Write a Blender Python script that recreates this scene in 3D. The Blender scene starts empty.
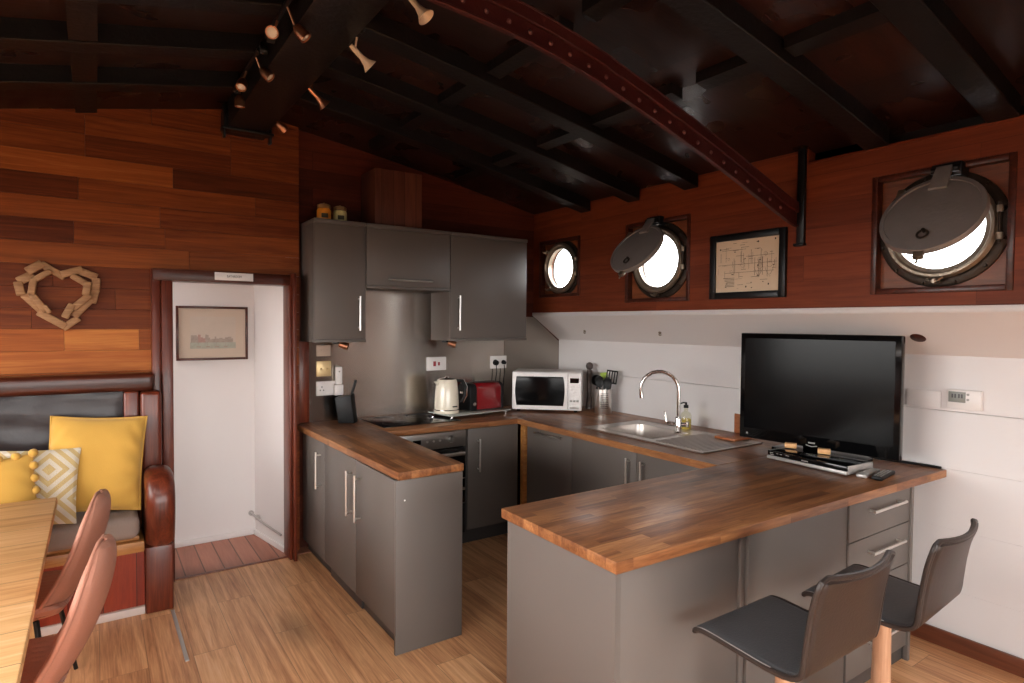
import bpy, bmesh, math, random
from mathutils import Vector, Matrix
random.seed(7)
C = bpy.context.scene.collection
PI = math.pi

# ------------------------------------------------------------------ helpers
def lin(c):
    return tuple(((v/255)/12.92 if v/255 <= .04045 else ((v/255+.055)/1.055)**2.4) for v in c)

def set_props(o, label=None, cat=None, group=None, kind=None):
    if label: o['label'] = label
    if cat: o['category'] = cat
    if group: o['group'] = group
    if kind: o['kind'] = kind

ROOTM = {}
def thing(name, label, cat, loc=(0, 0, 0), rotz=0.0, group=None, kind=None):
    o = bpy.data.objects.new(name, None); C.objects.link(o)
    o.empty_display_size = .05
    o.location = loc; o.rotation_euler = (0, 0, rotz)
    set_props(o, label, cat, group, kind)
    ROOTM[o.name] = Matrix.Translation(loc) @ Matrix.Rotation(rotz, 4, 'Z')
    return o

class MB:
    """collects shapes into one bmesh"""
    def __init__(self): self.bm = bmesh.new()
    def _add(self, tb, mi=0, M=None):
        if M is not None: bmesh.ops.transform(tb, matrix=M, verts=tb.verts)
        for f in tb.faces: f.material_index = mi
        bmesh.ops.recalc_face_normals(tb, faces=tb.faces)
        me = bpy.data.meshes.new('t'); tb.to_mesh(me); tb.free()
        self.bm.from_mesh(me); bpy.data.meshes.remove(me)
        return self
    def box(self, x0, x1, y0, y1, z0, z1, b=0, seg=2, mi=0, M=None):
        tb = bmesh.new(); bmesh.ops.create_cube(tb, size=1)
        for v in tb.verts:
            v.co = Vector(((x0+x1)/2+v.co.x*(x1-x0), (y0+y1)/2+v.co.y*(y1-y0), (z0+z1)/2+v.co.z*(z1-z0)))
        if b > 0:
            b = min(b, abs(x1-x0)*.49, abs(y1-y0)*.49, abs(z1-z0)*.49)
            bmesh.ops.bevel(tb, geom=list(tb.edges), offset=b, segments=seg, affect='EDGES', profile=.5)
        return self._add(tb, mi, M)
    def cyl(self, p0, p1, r0, r1=None, seg=20, b=0, mi=0, M=None):
        r1 = r0 if r1 is None else r1
        p0, p1 = Vector(p0), Vector(p1); d = p1-p0; L = d.length
        prof = [(0, 0), (r0, 0), (r1, L), (0, L)]
        if b > 0: prof = [(0, 0), (r0-b, 0), (r0, b), (r1, L-b), (r1-b, L), (0, L)]
        q = Vector((0, 0, 1)).rotation_difference(d.normalized()).to_matrix().to_4x4()
        T = Matrix.Translation(p0) @ q
        if M is not None: T = M @ T
        return self.lathe(prof, seg, T, mi)
    def lathe(self, prof, seg=28, M=None, mi=0):
        tb = bmesh.new(); rings = []
        for r, z in prof:
            if r < 1e-6: rings.append([tb.verts.new((0, 0, z))])
            else: rings.append([tb.verts.new((r*math.cos(2*PI*k/seg), r*math.sin(2*PI*k/seg), z)) for k in range(seg)])
        for a, c in zip(rings, rings[1:]):
            if len(a) == 1 and len(c) == 1: continue
            for k in range(seg):
                k2 = (k+1) % seg
                if len(a) == 1: tb.faces.new((a[0], c[k], c[k2]))
                elif len(c) == 1: tb.faces.new((a[k], a[k2], c[0]))
                else: tb.faces.new((a[k], a[k2], c[k2], c[k]))
        return self._add(tb, mi, M)
    def tube(self, pts, r, seg=10, closed=False, mi=0, M=None):
        pts = [Vector(p) for p in pts]; n = len(pts)
        rs = r if isinstance(r, (list, tuple)) else [r]*n
        tb = bmesh.new(); rings = []; up = None
        for i, p in enumerate(pts):
            if closed: t = pts[(i+1) % n]-pts[i-1]
            else: t = pts[min(i+1, n-1)]-pts[max(i-1, 0)]
            t.normalize()
            if up is None:
                up = t.cross(Vector((0, 0, 1)))
                if up.length < .01: up = t.cross(Vector((1, 0, 0)))
            up = (up-t*up.dot(t)).normalized(); sd = t.cross(up)
            rings.append([tb.verts.new(p+(up*math.cos(2*PI*k/seg)+sd*math.sin(2*PI*k/seg))*rs[i]) for k in range(seg)])
        pr = list(zip(rings, rings[1:]))
        if closed: pr.append((rings[-1], rings[0]))
        for a, c in pr:
            for k in range(seg): tb.faces.new((a[k], a[(k+1) % seg], c[(k+1) % seg], c[k]))
        if not closed:
            tb.faces.new(list(reversed(rings[0]))); tb.faces.new(rings[-1])
        return self._add(tb, mi, M)
    def prism(self, poly, axis, a0, a1, b=0, seg=2, mi=0, M=None):
        """poly: 2-D outline. axis 'Z': (x,y), 'X': (y,z), 'Y': (x,z)"""
        def P(p, a):
            return {'Z': (p[0], p[1], a), 'X': (a, p[0], p[1]), 'Y': (p[0], a, p[1])}[axis]
        tb = bmesh.new()
        A = [tb.verts.new(P(p, a0)) for p in poly]; B = [tb.verts.new(P(p, a1)) for p in poly]
        fa = tb.faces.new(A); fb = tb.faces.new(list(reversed(B))); n = len(poly)
        for i in range(n): tb.faces.new((A[i], B[i], B[(i+1) % n], A[(i+1) % n]))
        bmesh.ops.recalc_face_normals(tb, faces=tb.faces)
        if b > 0:
            es = [e for f in (fa, fb) for e in f.edges]
            bmesh.ops.bevel(tb, geom=es, offset=b, segments=seg, affect='EDGES', profile=.5)
        return self._add(tb, mi, M)
    def sheet(self, fn, nu, nv, thick, mi=0, M=None):
        """closed pillow around the surface fn(u,v), u,v in -1..1; both sheets share the rim"""
        tb = bmesh.new(); top = {}; bot = {}; e = 1e-3
        for i in range(nu+1):
            for j in range(nv+1):
                u, v = -1+2*i/nu, -1+2*j/nv
                p = Vector(fn(u, v))
                uu, vv = max(min(u, 1-e), -1+e), max(min(v, 1-e), -1+e)
                du = Vector(fn(uu+e, vv))-Vector(fn(uu-e, vv)); dv = Vector(fn(uu, vv+e))-Vector(fn(uu, vv-e))
                nrm = du.cross(dv)
                nrm = nrm.normalized() if nrm.length > 1e-12 else Vector((0, 0, 1))
                t = thick(u, v)
                ta, tc = t if isinstance(t, tuple) else (t, t)
                if i in (0, nu) or j in (0, nv): top[i, j] = bot[i, j] = tb.verts.new(p)
                else:
                    top[i, j] = tb.verts.new(p+nrm*ta); bot[i, j] = tb.verts.new(p-nrm*tc)
        for i in range(nu):
            for j in range(nv):
                for d, rev in ((top, 0), (bot, 1)):
                    q = [d[i, j], d[i+1, j], d[i+1, j+1], d[i, j+1]]
                    if rev: q.reverse()
                    try: tb.faces.new(q)
                    except ValueError: pass
        return self._add(tb, mi, M)
    def holed(self, cy, cz, hy0, hy1, hz0, hz1, r, x0, x1, seg=48, mi=0):
        """plate in the YZ plane from x0 to x1 with a round hole of radius r at (cy, cz)"""
        tb = bmesh.new(); A = []
        for k in range(seg):
            a = 2*PI*k/seg; c, s = math.cos(a), math.sin(a)
            t = min(((hy1-cy) if c > 0 else (cy-hy0))/max(abs(c), 1e-9), ((hz1-cz) if s > 0 else (cz-hz0))/max(abs(s), 1e-9))
            A.append([tb.verts.new((x, cy+q*c, cz+q*s)) for x, q in ((x0, t), (x0, r), (x1, r), (x1, t))])
        for k in range(seg):
            a, b = A[k], A[(k+1) % seg]
            for m in range(4): tb.faces.new((a[m], b[m], b[(m+1) % 4], a[(m+1) % 4]))
        return self._add(tb, mi)

def root_of(o):
    while o.parent is not None: o = o.parent
    return o

def part(name, mb, mats, parent=None, local=False, smooth=35, label=None, cat=None, group=None, kind=None):
    me = bpy.data.meshes.new(name); mb.bm.to_mesh(me); mb.bm.free()
    for m in (mats if isinstance(mats, (list, tuple)) else [mats]): me.materials.append(m)
    if parent is not None and not local:
        me.transform(ROOTM[root_of(parent).name].inverted())
    if smooth:
        me.shade_smooth(); me.set_sharp_from_angle(angle=math.radians(smooth))
    o = bpy.data.objects.new(name, me); C.objects.link(o)
    if parent is not None: o.parent = parent
    set_props(o, label, cat, group, kind)
    return o

def solo(name, mb, mats, label, cat, group=None, kind=None, smooth=35, origin=None):
    """a thing that is one mesh"""
    o = part(name, mb, mats, None, smooth=smooth, label=label, cat=cat, group=group, kind=kind)
    if origin is not None:
        o.data.transform(Matrix.Translation(-Vector(origin))); o.location = origin
    ROOTM[o.name] = Matrix.Translation(o.location)
    return o

def struct(name, mb, mats, smooth=35, label=None):
    return part(name, mb, mats, None, smooth=smooth, label=label, kind='structure')

def dup(root, loc, rotz=None, label=None, group=None):
    r = root.copy(); C.objects.link(r); r.location = loc
    if rotz is not None: r.rotation_euler = (0, 0, rotz)
    if label: r['label'] = label
    if group: r['group'] = group
    for ch in list(root.children):
        c = ch.copy(); C.objects.link(c); c.parent = r
        for g in list(ch.children):
            d = g.copy(); C.objects.link(d); d.parent = c
    return r

# ------------------------------------------------------------------ materials
def newmat(name):
    m = bpy.data.materials.new(name); m.use_nodes = True
    nt = m.node_tree; b = nt.nodes['Principled BSDF']
    return m, nt, b

def N(nt, t, **kw):
    n = nt.nodes.new(t)
    for k, v in kw.items():
        if k in n.inputs: n.inputs[k].default_value = v
        else: setattr(n, k, v)
    return n

def plain(name, rgb, rough=.5, metal=0.0, var=.06, vscale=8, bump=0, bscale=120, coat=0, spec=.5, sheen=0, trans=0):
    m, nt, b = newmat(name)
    tc = N(nt, 'ShaderNodeTexCoord'); no = N(nt, 'ShaderNodeTexNoise'); no.inputs['Scale'].default_value = vscale
    no.inputs['Detail'].default_value = 4
    nt.links.new(tc.outputs['Object'], no.inputs['Vector'])
    hs = N(nt, 'ShaderNodeMix', data_type='RGBA')
    c = lin(rgb)
    hs.inputs[6].default_value = (*[v*(1-var) for v in c], 1); hs.inputs[7].default_value = (*[min(1, v*(1+var)) for v in c], 1)
    nt.links.new(no.outputs['Fac'], hs.inputs[0]); nt.links.new(hs.outputs[2], b.inputs['Base Color'])
    b.inputs['Roughness'].default_value = rough; b.inputs['Metallic'].default_value = metal
    b.inputs['Specular IOR Level'].default_value = spec
    b.inputs['Coat Weight'].default_value = coat; b.inputs['Coat Roughness'].default_value = .12
    if sheen: b.inputs['Sheen Weight'].default_value = sheen; b.inputs['Sheen Roughness'].default_value = .5
    if trans: b.inputs['Transmission Weight'].default_value = trans
    if bump:
        n2 = N(nt, 'ShaderNodeTexNoise'); n2.inputs['Scale'].default_value = bscale; n2.inputs['Detail'].default_value = 3
        nt.links.new(tc.outputs['Object'], n2.inputs['Vector'])
        bp = N(nt, 'ShaderNodeBump'); bp.inputs['Strength'].default_value = bump; bp.inputs['Distance'].default_value = .01
        nt.links.new(n2.outputs['Fac'], bp.inputs['Height']); nt.links.new(bp.outputs['Normal'], b.inputs['Normal'])
    return m

def wood(name, cols, L='X', R='Z', plank=None, along=1.2, across=14, rough=.4, wt=.5, seam=.35, coat=0, bump=.15, knots=0, attr=None, spec=.5, offs=.43, rvar=0):
    """cols: ramp from dark to light. L: the grain's axis, R: the axis the boards are stacked along."""
    m, nt, b = newmat(name); lk = nt.links.new
    tc = N(nt, 'ShaderNodeTexCoord'); sp = N(nt, 'ShaderNodeSeparateXYZ'); lk(tc.outputs['Object'], sp.inputs[0])
    ax = {'X': 0, 'Y': 1, 'Z': 2}; T = [a for a in 'XYZ' if a not in (L, R)][0]
    shift = None
    if plank:
        cv = N(nt, 'ShaderNodeCombineXYZ')
        lk(sp.outputs[ax[L]], cv.inputs[0]); lk(sp.outputs[ax[R]], cv.inputs[1])
        br = N(nt, 'ShaderNodeTexBrick', offset=offs, offset_frequency=2, squash=1.0)
        br.inputs['Scale'].default_value = 1; br.inputs['Brick Width'].default_value = plank[0]; br.inputs['Row Height'].default_value = plank[1]
        br.inputs['Mortar Size'].default_value = plank[2] if len(plank) > 2 else .0012
        br.inputs['Mortar Smooth'].default_value = .1; br.inputs['Bias'].default_value = 0
        br.inputs['Color1'].default_value = (0, 0, 0, 1); br.inputs['Color2'].default_value = (1, 1, 1, 1); br.inputs['Mortar'].default_value = (.5, .5, .5, 1)
        lk(cv.outputs[0], br.inputs['Vector']); shift = br.outputs['Color']
    elif attr:
        at = N(nt, 'ShaderNodeAttribute', attribute_name=attr); shift = at.outputs['Fac']
    g = N(nt, 'ShaderNodeCombineXYZ')
    def mul(sock, k):
        q = N(nt, 'ShaderNodeMath', operation='MULTIPLY'); q.inputs[1].default_value = k; lk(sock, q.inputs[0]); return q.outputs[0]
    def add(s1, s2):
        q = N(nt, 'ShaderNodeMath', operation='ADD'); lk(s1, q.inputs[0]); lk(s2, q.inputs[1]); return q.outputs[0]
    gx, gy, gz = mul(sp.outputs[ax[L]], along), mul(sp.outputs[ax[R]], across), mul(sp.outputs[ax[T]], across)
    if shift is not None:
        gx = add(gx, mul(shift, 37.0)); gz = add(gz, mul(shift, 11.0))
    lk(gx, g.inputs[0]); lk(gy, g.inputs[1]); lk(gz, g.inputs[2])
    no = N(nt, 'ShaderNodeTexNoise'); no.inputs['Scale'].default_value = 1; no.inputs['Detail'].default_value = 6; no.inputs['Roughness'].default_value = .62; no.inputs['Distortion'].default_value = .9
    lk(g.outputs[0], no.inputs['Vector'])
    f2 = N(nt, 'ShaderNodeTexNoise'); f2.inputs['Scale'].default_value = 6; f2.inputs['Detail'].default_value = 4
    lk(g.outputs[0], f2.inputs['Vector'])
    v = add(mul(no.outputs['Fac'], .75), mul(f2.outputs['Fac'], .25))
    # spread the noise over 0..1
    mr = N(nt, 'ShaderNodeMapRange'); mr.inputs['From Min'].default_value = .3; mr.inputs['From Max'].default_value = .7
    lk(v, mr.inputs['Value']); v = mr.outputs[0]
    if shift is not None: v = add(mul(v, 1-wt), mul(shift, wt))
    rp = N(nt, 'ShaderNodeValToRGB'); el = rp.color_ramp.elements
    while len(el) < len(cols): el.new(.5)
    for i, c in enumerate(cols):
        el[i].position = i/(len(cols)-1); el[i].color = (*lin(c), 1)
    lk(v, rp.inputs[0]); col = rp.outputs[0]
    if plank:
        mx = N(nt, 'ShaderNodeMix', data_type='RGBA', blend_type='MULTIPLY'); mx.inputs[7].default_value = (seam, seam, seam, 1)
        lk(br.outputs['Fac'], mx.inputs[0]); lk(col, mx.inputs[6]); col = mx.outputs[2]
    if knots:
        vo = N(nt, 'ShaderNodeTexVoronoi'); vo.inputs['Scale'].default_value = knots
        mp = N(nt, 'ShaderNodeCombineXYZ'); lk(mul(sp.outputs[ax[L]], .45), mp.inputs[0]); lk(sp.outputs[ax[R]], mp.inputs[1]); lk(mp.outputs[0], vo.inputs['Vector'])
        kr = N(nt, 'ShaderNodeMapRange'); kr.inputs['From Min'].default_value = .03; kr.inputs['From Max'].default_value = .16; kr.inputs['To Min'].default_value = .6; kr.inputs['To Max'].default_value = 1
        lk(vo.outputs['Distance'], kr.inputs['Value'])
        mk = N(nt, 'ShaderNodeMix', data_type='RGBA', blend_type='MULTIPLY'); mk.inputs[0].default_value = 1
        lk(col, mk.inputs[6]); lk(kr.outputs[0], mk.inputs[7]); col = mk.outputs[2]
    lk(col, b.inputs['Base Color'])
    b.inputs['Roughness'].default_value = rough; b.inputs['Coat Weight'].default_value = coat; b.inputs['Coat Roughness'].default_value = .15
    b.inputs['Specular IOR Level'].default_value = spec
    if rvar:
        rn = N(nt, 'ShaderNodeTexNoise'); rn.inputs['Scale'].default_value = 3.5; rn.inputs['Detail'].default_value = 2; rn.inputs['Distortion'].default_value = .3
        lk(tc.outputs['Object'], rn.inputs['Vector'])
        rm = N(nt, 'ShaderNodeMapRange'); rm.inputs['From Min'].default_value = .35; rm.inputs['From Max'].default_value = .65
        rm.inputs['To Min'].default_value = rough-rvar; rm.inputs['To Max'].default_value = rough+rvar
        lk(rn.outputs['Fac'], rm.inputs['Value']); lk(rm.outputs[0], b.inputs['Roughness'])
    if bump:
        bp = N(nt, 'ShaderNodeBump'); bp.inputs['Strength'].default_value = bump; bp.inputs['Distance'].default_value = .004
        lk(v, bp.inputs['Height']); lk(bp.outputs['Normal'], b.inputs['Normal'])
    return m

def glassmat(name, tint=(1, 1, 1), rough=0.0, refl=.06):
    m, nt, b = newmat(name); nt.nodes.remove(b); out = nt.nodes['Material Output']
    tr = N(nt, 'ShaderNodeBsdfTransparent'); tr.inputs[0].default_value = (*tint, 1)
    gl = N(nt, 'ShaderNodeBsdfGlossy'); gl.inputs['Roughness'].default_value = rough
    mx = N(nt, 'ShaderNodeMixShader'); lw = N(nt, 'ShaderNodeLayerWeight'); pw = N(nt, 'ShaderNodeMath', operation='POWER'); pw.inputs[1].default_value = 5
    nt.links.new(lw.outputs['Facing'], pw.inputs[0])
    fr = N(nt, 'ShaderNodeMapRange'); fr.inputs['To Min'].default_value = .035; fr.inputs['To Max'].default_value = .6
    nt.links.new(pw.outputs[0], fr.inputs['Value']); nt.links.new(fr.outputs[0], mx.inputs[0]); nt.links.new(tr.outputs[0], mx.inputs[1]); nt.links.new(gl.outputs[0], mx.inputs[2])
    nt.links.new(mx.outputs[0], out.inputs['Surface'])
    return m

M = {}
M['wall_plank'] = wood('mahogany_boards', [(46, 19, 10), (104, 48, 22), (160, 86, 38), (208, 136, 68)], 'X', 'Z', attr='tone', wt=.66, along=1.3, across=30, rough=.5, bump=.1, spec=.16)
M['wall_dark'] = wood('mahogany_boards_dark', [(48, 19, 12), (80, 33, 20), (106, 48, 28)], 'X', 'Z', plank=(1.3, .13), wt=.5, along=1.6, across=26, rough=.5, bump=.1, spec=.16)
M['side_panel'] = wood('mahogany_side_boards', [(84, 36, 20), (114, 53, 30), (142, 70, 40)], 'Y', 'Z', plank=(1.9, .145), wt=.4, along=1.4, across=24, rough=.48, bump=.08, seam=.6, spec=.2)
M['recess_wood'] = wood('recess_board', [(96, 50, 26), (128, 70, 38), (150, 86, 48)], 'Y', 'Z', along=2, across=22, rough=.4)
M['mahog'] = wood('varnished_mahogany', [(58, 22, 12), (96, 40, 23), (128, 60, 36)], 'Z', 'X', along=1.5, across=22, rough=.34, coat=.12, spec=.35)
M['mahogX'] = wood('varnished_mahogany_rail', [(42, 17, 10), (70, 30, 18), (98, 46, 28)], 'X', 'Z', along=1.5, across=22, rough=.32, coat=.15, spec=.35)
M['redwood'] = wood('red_varnished_board', [(86, 26, 12), (128, 42, 20), (158, 62, 30)], 'Z', 'X', plank=(3, .155, .003), along=2, across=26, rough=.4, coat=.1, wt=.4, spec=.3)
M['oakrail'] = wood('golden_oak_rail', [(136, 84, 38), (170, 112, 58), (196, 142, 82)], 'X', 'Z', along=2, across=24, rough=.4)
M['floor'] = wood('oak_laminate', [(112, 68, 44), (192, 134, 92), (228, 174, 126), (240, 200, 156)], 'Y', 'X', plank=(1.28, .19, .0012), wt=.3, along=1.3, across=28, rough=.4, seam=.5, bump=.04, knots=1.3, spec=.35)
M['hallfloor'] = wood('red_brown_floorboard', [(128, 76, 56), (158, 100, 78), (178, 120, 96)], 'Y', 'X', plank=(4, .115, .004), wt=.35, along=1.4, across=20, rough=.45, seam=.3)
M['trimwood'] = wood('skirting_wood', [(84, 44, 30), (112, 62, 42), (136, 80, 54)], 'Y', 'Z', along=1.5, across=20, rough=.4)
BL = [(70, 40, 23), (120, 74, 44), (156, 104, 64), (198, 144, 94)]
M['blockY'] = wood('stained_butcher_block_y', BL, 'Y', 'X', plank=(.42, .045, .0004), wt=.36, along=3, across=30, rough=.35, seam=.85, bump=.02, rvar=.06)
M['blockX'] = wood('stained_butcher_block_x', BL, 'X', 'Y', plank=(.42, .045, .0004), wt=.36, along=3, across=30, rough=.35, seam=.85, bump=.02, rvar=.06)
M['pine'] = wood('old_pine_table', [(160, 104, 58), (214, 156, 100), (232, 182, 126), (242, 204, 154)], 'X', 'Y', plank=(1.7, .21, .002), wt=.25, along=1.5, across=20, rough=.5, seam=.55, knots=2, spec=.3)
M['pineleg'] = wood('old_pine_leg', [(138, 92, 50), (184, 138, 86), (206, 164, 108)], 'Z', 'X', along=1.5, across=15, rough=.5)
M['stoolwood'] = wood('pale_beech', [(160, 112, 82), (188, 142, 110), (208, 166, 134)], 'Z', 'X', along=2, across=26, rough=.4)
M['blockwood'] = wood('light_wood_offcut', [(190, 136, 84), (212, 160, 106), (226, 182, 130)], 'Y', 'Z', along=3, across=30, rough=.5)
M['standwood'] = wood('orange_brown_wood', [(120, 64, 34), (150, 88, 50), (172, 108, 66)], 'X', 'Z', along=3, across=30, rough=.4)
M['heartwood'] = wood('driftwood', [(128, 88, 54), (160, 116, 76), (184, 142, 98)], 'X', 'Z', along=5, across=40, rough=.6, bump=.4)
M['ceil'] = wood('dark_ceiling_boards', [(20, 13, 12), (38, 22, 18), (58, 31, 25)], 'X', 'Y', plank=(1.1, .53, .004), wt=.45, along=1.6, across=20, rough=.32, bump=.2, seam=.4, spec=.3, rvar=.08)
M['beam'] = plain('black_beam', (21, 18, 18), .42, var=.25, vscale=6, bump=.2, bscale=40, spec=.28)
M['ductwood'] = wood('boxed_duct_boards', [(70, 36, 27), (98, 54, 40), (122, 70, 52)], 'Z', 'X', plank=(3, .09, .002), along=1.5, across=24, rough=.5, spec=.2)
M['redsteel'] = plain('red_oxide_steel', (66, 26, 24), .4, var=.2, vscale=5, bump=.2, bscale=60, spec=.35)
M['rivet'] = plain('worn_rivet', (120, 84, 78), .35, metal=.5)
M['white'] = plain('white_painted_boards', (219, 215, 214), .42, var=.02, vscale=3, bump=.06, bscale=50)
M['hallwhite'] = plain('hall_white_paint', (224, 219, 217), .6, var=.02, vscale=3)
M['soffit'] = plain('soffit_white_paint', (226, 220, 217), .5, var=.02, vscale=3, bump=.1, bscale=30)
M['grey'] = plain('graphite_cabinet', (102, 95, 90), .42, var=.03, vscale=4, spec=.35)
M['greydk'] = plain('graphite_plinth', (64, 62, 62), .45, var=.05)
M['carcass'] = plain('dark_carcass', (70, 66, 64), .5)
M['nickel'] = plain('brushed_nickel', (222, 219, 215), .32, metal=1, var=.02)
M['chrome'] = plain('chrome', (214, 210, 208), .1, metal=1, var=.01)
M['gun'] = plain('grey_painted_metal', (136, 131, 130), .42, metal=.25, var=.1, vscale=14, bump=.1, bscale=60)
M['bronze'] = plain('aged_bronze', (58, 48, 40), .42, metal=.6, var=.35, vscale=18, bump=.3, bscale=70)
M['worn'] = plain('worn_silver_bronze', (150, 136, 120), .34, metal=.8, var=.25, vscale=22, bump=.2, bscale=70)
M['brass'] = plain('brass', (226, 200, 150), .42, metal=.6)
M['copper'] = plain('copper', (198, 140, 108), .3, metal=1, var=.1)
M['cream_metal'] = plain('cream_spot_metal', (222, 202, 176), .4, var=.05)
M['lens'] = plain('frosted_bulb', (236, 226, 210), .3)
M['blackmetal'] = plain('black_metal', (22, 22, 24), .35, metal=.3)
M['blackplastic'] = plain('black_plastic', (15, 15, 16), .42, var=.1, spec=.25)
M['glossblack'] = plain('gloss_black', (9, 9, 10), .1, var=.02, spec=.35)
M['screen'] = plain('dark_screen', (7, 7, 8), .16, var=.02, spec=.12)
M['hobglass'] = plain('black_ceramic_glass', (12, 12, 14), .05, var=.02)
M['whiteplastic'] = plain('white_plastic', (226, 221, 218), .35, var=.01)
M['beigeplastic'] = plain('beige_plastic', (196, 174, 156), .4, var=.02)
M['silverplastic'] = plain('silver_plastic', (178, 174, 170), .35, metal=.5)
M['greyplastic'] = plain('grey_plastic', (150, 148, 142), .4)
M['lcd'] = plain('lcd_grey', (128, 130, 124), .3)
M['ink'] = plain('dark_ink', (70, 56, 48), .8)
M['faintink'] = plain('brown_ink', (92, 70, 58), .8)
M['paper'] = plain('aged_paper', (222, 200, 172), .7, var=.08, vscale=6)
M['mat'] = plain('picture_mount', (198, 180, 162), .8, var=.02)
M['wash'] = plain('pale_watercolour_sky', (196, 182, 168), .8, var=.05, vscale=20)
M['pink'] = plain('watercolour_red', (172, 138, 128), .8, var=.25, vscale=60)
M['stone'] = plain('watercolour_grey', (164, 150, 138), .8, var=.3, vscale=60)
M['water'] = plain('watercolour_green', (168, 168, 154), .8, var=.2, vscale=40)
M['cream'] = plain('cream_enamel', (226, 216, 196), .22, var=.01, coat=.4)
M['redgloss'] = plain('red_gloss', (128, 18, 26), .16, var=.03, coat=.5)
M['redswitch'] = plain('red_switch', (150, 40, 50), .35)
M['velvet'] = plain('mustard_velvet', (194, 149, 68), .85, var=.07, vscale=9, bump=.12, bscale=220, sheen=.25, spec=.15)
M['greyweave'] = plain('grey_woven_cushion', (150, 132, 122), .85, var=.14, vscale=160, bump=.5, bscale=320, spec=.2)
M['blackleather'] = plain('black_leather', (44, 37, 38), .36, var=.15, vscale=10, bump=.35, bscale=9, spec=.4)
M['greyleather'] = plain('charcoal_leather', (70, 70, 72), .42, var=.14, vscale=14, bump=.2, bscale=160)
M['brownleather'] = plain('dark_brown_leather', (46, 36, 32), .42, var=.1, vscale=8, bump=.1, bscale=120, spec=.4)
M['piping'] = plain('pale_leather_edge', (160, 152, 148), .35)
M['tan'] = plain('rose_brown_leather', (176, 122, 102), .5, var=.06, vscale=10, bump=.1, bscale=120, spec=.22)
M['orangejar'] = plain('orange_preserve', (228, 146, 44), .3, var=.25, vscale=40)
M['palejar'] = plain('pale_preserve', (226, 214, 150), .3, var=.2, vscale=40)
M['jarlid'] = plain('jar_lid', (176, 140, 96), .35, metal=.5)
M['jarlabel'] = plain('dark_label', (70, 62, 40), .6)
M['lime'] = plain('lime_green_silicone', (142, 166, 36), .4)
M['soap'] = plain('yellow_soap', (206, 182, 92), .2)
M['steelmatt'] = plain('stainless_sink', (206, 200, 195), .33, metal=1, var=.01)
M['ovensteel'] = plain('oven_steel', (150, 146, 142), .3, metal=.9)
M['glass'] = glassmat('clear_glass')
M['tintglass'] = glassmat('porthole_glass', (.96, .98, 1))
M['soapglass'] = glassmat('bottle_glass', (.93, .92, .82))

def steel(name, rgb, rough, aniso, rot):
    m, nt, b = newmat(name); b.inputs['Metallic'].default_value = 1
    b.inputs['Base Color'].default_value = (*lin(rgb), 1); b.inputs['Roughness'].default_value = rough
    b.inputs['Anisotropic'].default_value = aniso; b.inputs['Anisotropic Rotation'].default_value = rot
    tg = N(nt, 'ShaderNodeTangent', direction_type='UV_MAP'); tg.uv_map = 'UVMap'
    nt.links.new(tg.outputs[0], b.inputs['Tangent'])
    return m
M['splash'] = steel('brushed_stainless', (186, 178, 170), .24, .93, 0.25)
M['splash2'] = steel('dull_stainless', (160, 152, 144), .4, .7, 0.25)

def diamond():
    m, nt, b = newmat('diamond_weave'); lk = nt.links.new
    tc = N(nt, 'ShaderNodeTexCoord'); sp = N(nt, 'ShaderNodeSeparateXYZ'); lk(tc.outputs['Object'], sp.inputs[0])
    def op(o, a, bb=None):
        q = N(nt, 'ShaderNodeMath', operation=o)
        for i, s in enumerate((a, bb)):
            if s is None: continue
            if isinstance(s, (int, float)): q.inputs[i].default_value = s
            else: lk(s, q.inputs[i])
        return q.outputs[0]
    def tri(s, per):   # triangle wave 0..1
        f = op('FRACT', op('ADD', op('DIVIDE', s, per), .5)); return op('MULTIPLY', op('ABSOLUTE', op('SUBTRACT', f, .5)), 2)
    d = op('ADD', tri(op('ADD', sp.outputs[0], -.075), .31), tri(op('ADD', sp.outputs[2], -.085), .31))
    w = op('FRACT', op('MULTIPLY', d, 2.6)); st = op('GREATER_THAN', w, .5)
    mx = N(nt, 'ShaderNodeMix', data_type='RGBA'); mx.inputs[6].default_value = (*lin((200, 172, 118)), 1); mx.inputs[7].default_value = (*lin((214, 202, 182)), 1)
    lk(st, mx.inputs[0]); lk(mx.outputs[2], b.inputs['Base Color']); b.inputs['Roughness'].default_value = .85
    no = N(nt, 'ShaderNodeTexNoise'); no.inputs['Scale'].default_value = 260; lk(tc.outputs['Object'], no.inputs['Vector'])
    bp = N(nt, 'ShaderNodeBump'); bp.inputs['Strength'].default_value = .4; bp.inputs['Distance'].default_value = .01
    lk(no.outputs['Fac'], bp.inputs['Height']); lk(bp.outputs['Normal'], b.inputs['Normal'])
    return m
M['diamond'] = diamond()

# ------------------------------------------------------------------ room shell
XR, XU, YB, YD = 3.58, 3.28, 4.45, 4.40      # lower right wall, upper right panelling, kitchen back wall, doorway wall
XL, YR = -2.3, -2.6                           # left and rear walls (behind and beside the camera)
RX = .82                                      # ridge line
def zc(x):
    d = x-RX
    return 3.05-(.2*-d if d < 0 else .13*d+.018*d*d)

struct('floor', MB().box(XL-.1, 3.75, YR-.1, 4.33, -.08, 0).box(1.25, 3.75, 4.33, 4.6, -.08, 0), M['floor'])
struct('floor_hall', MB().box(-1.2, 1.25, 4.335, 5.05, -.08, .004), M['hallfloor'])
mb = MB(); mb.box(.36, 1.14, 4.315, 4.34, .0, .008, b=.003)
struct('trim_1', mb, M['trimwood'])

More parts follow.
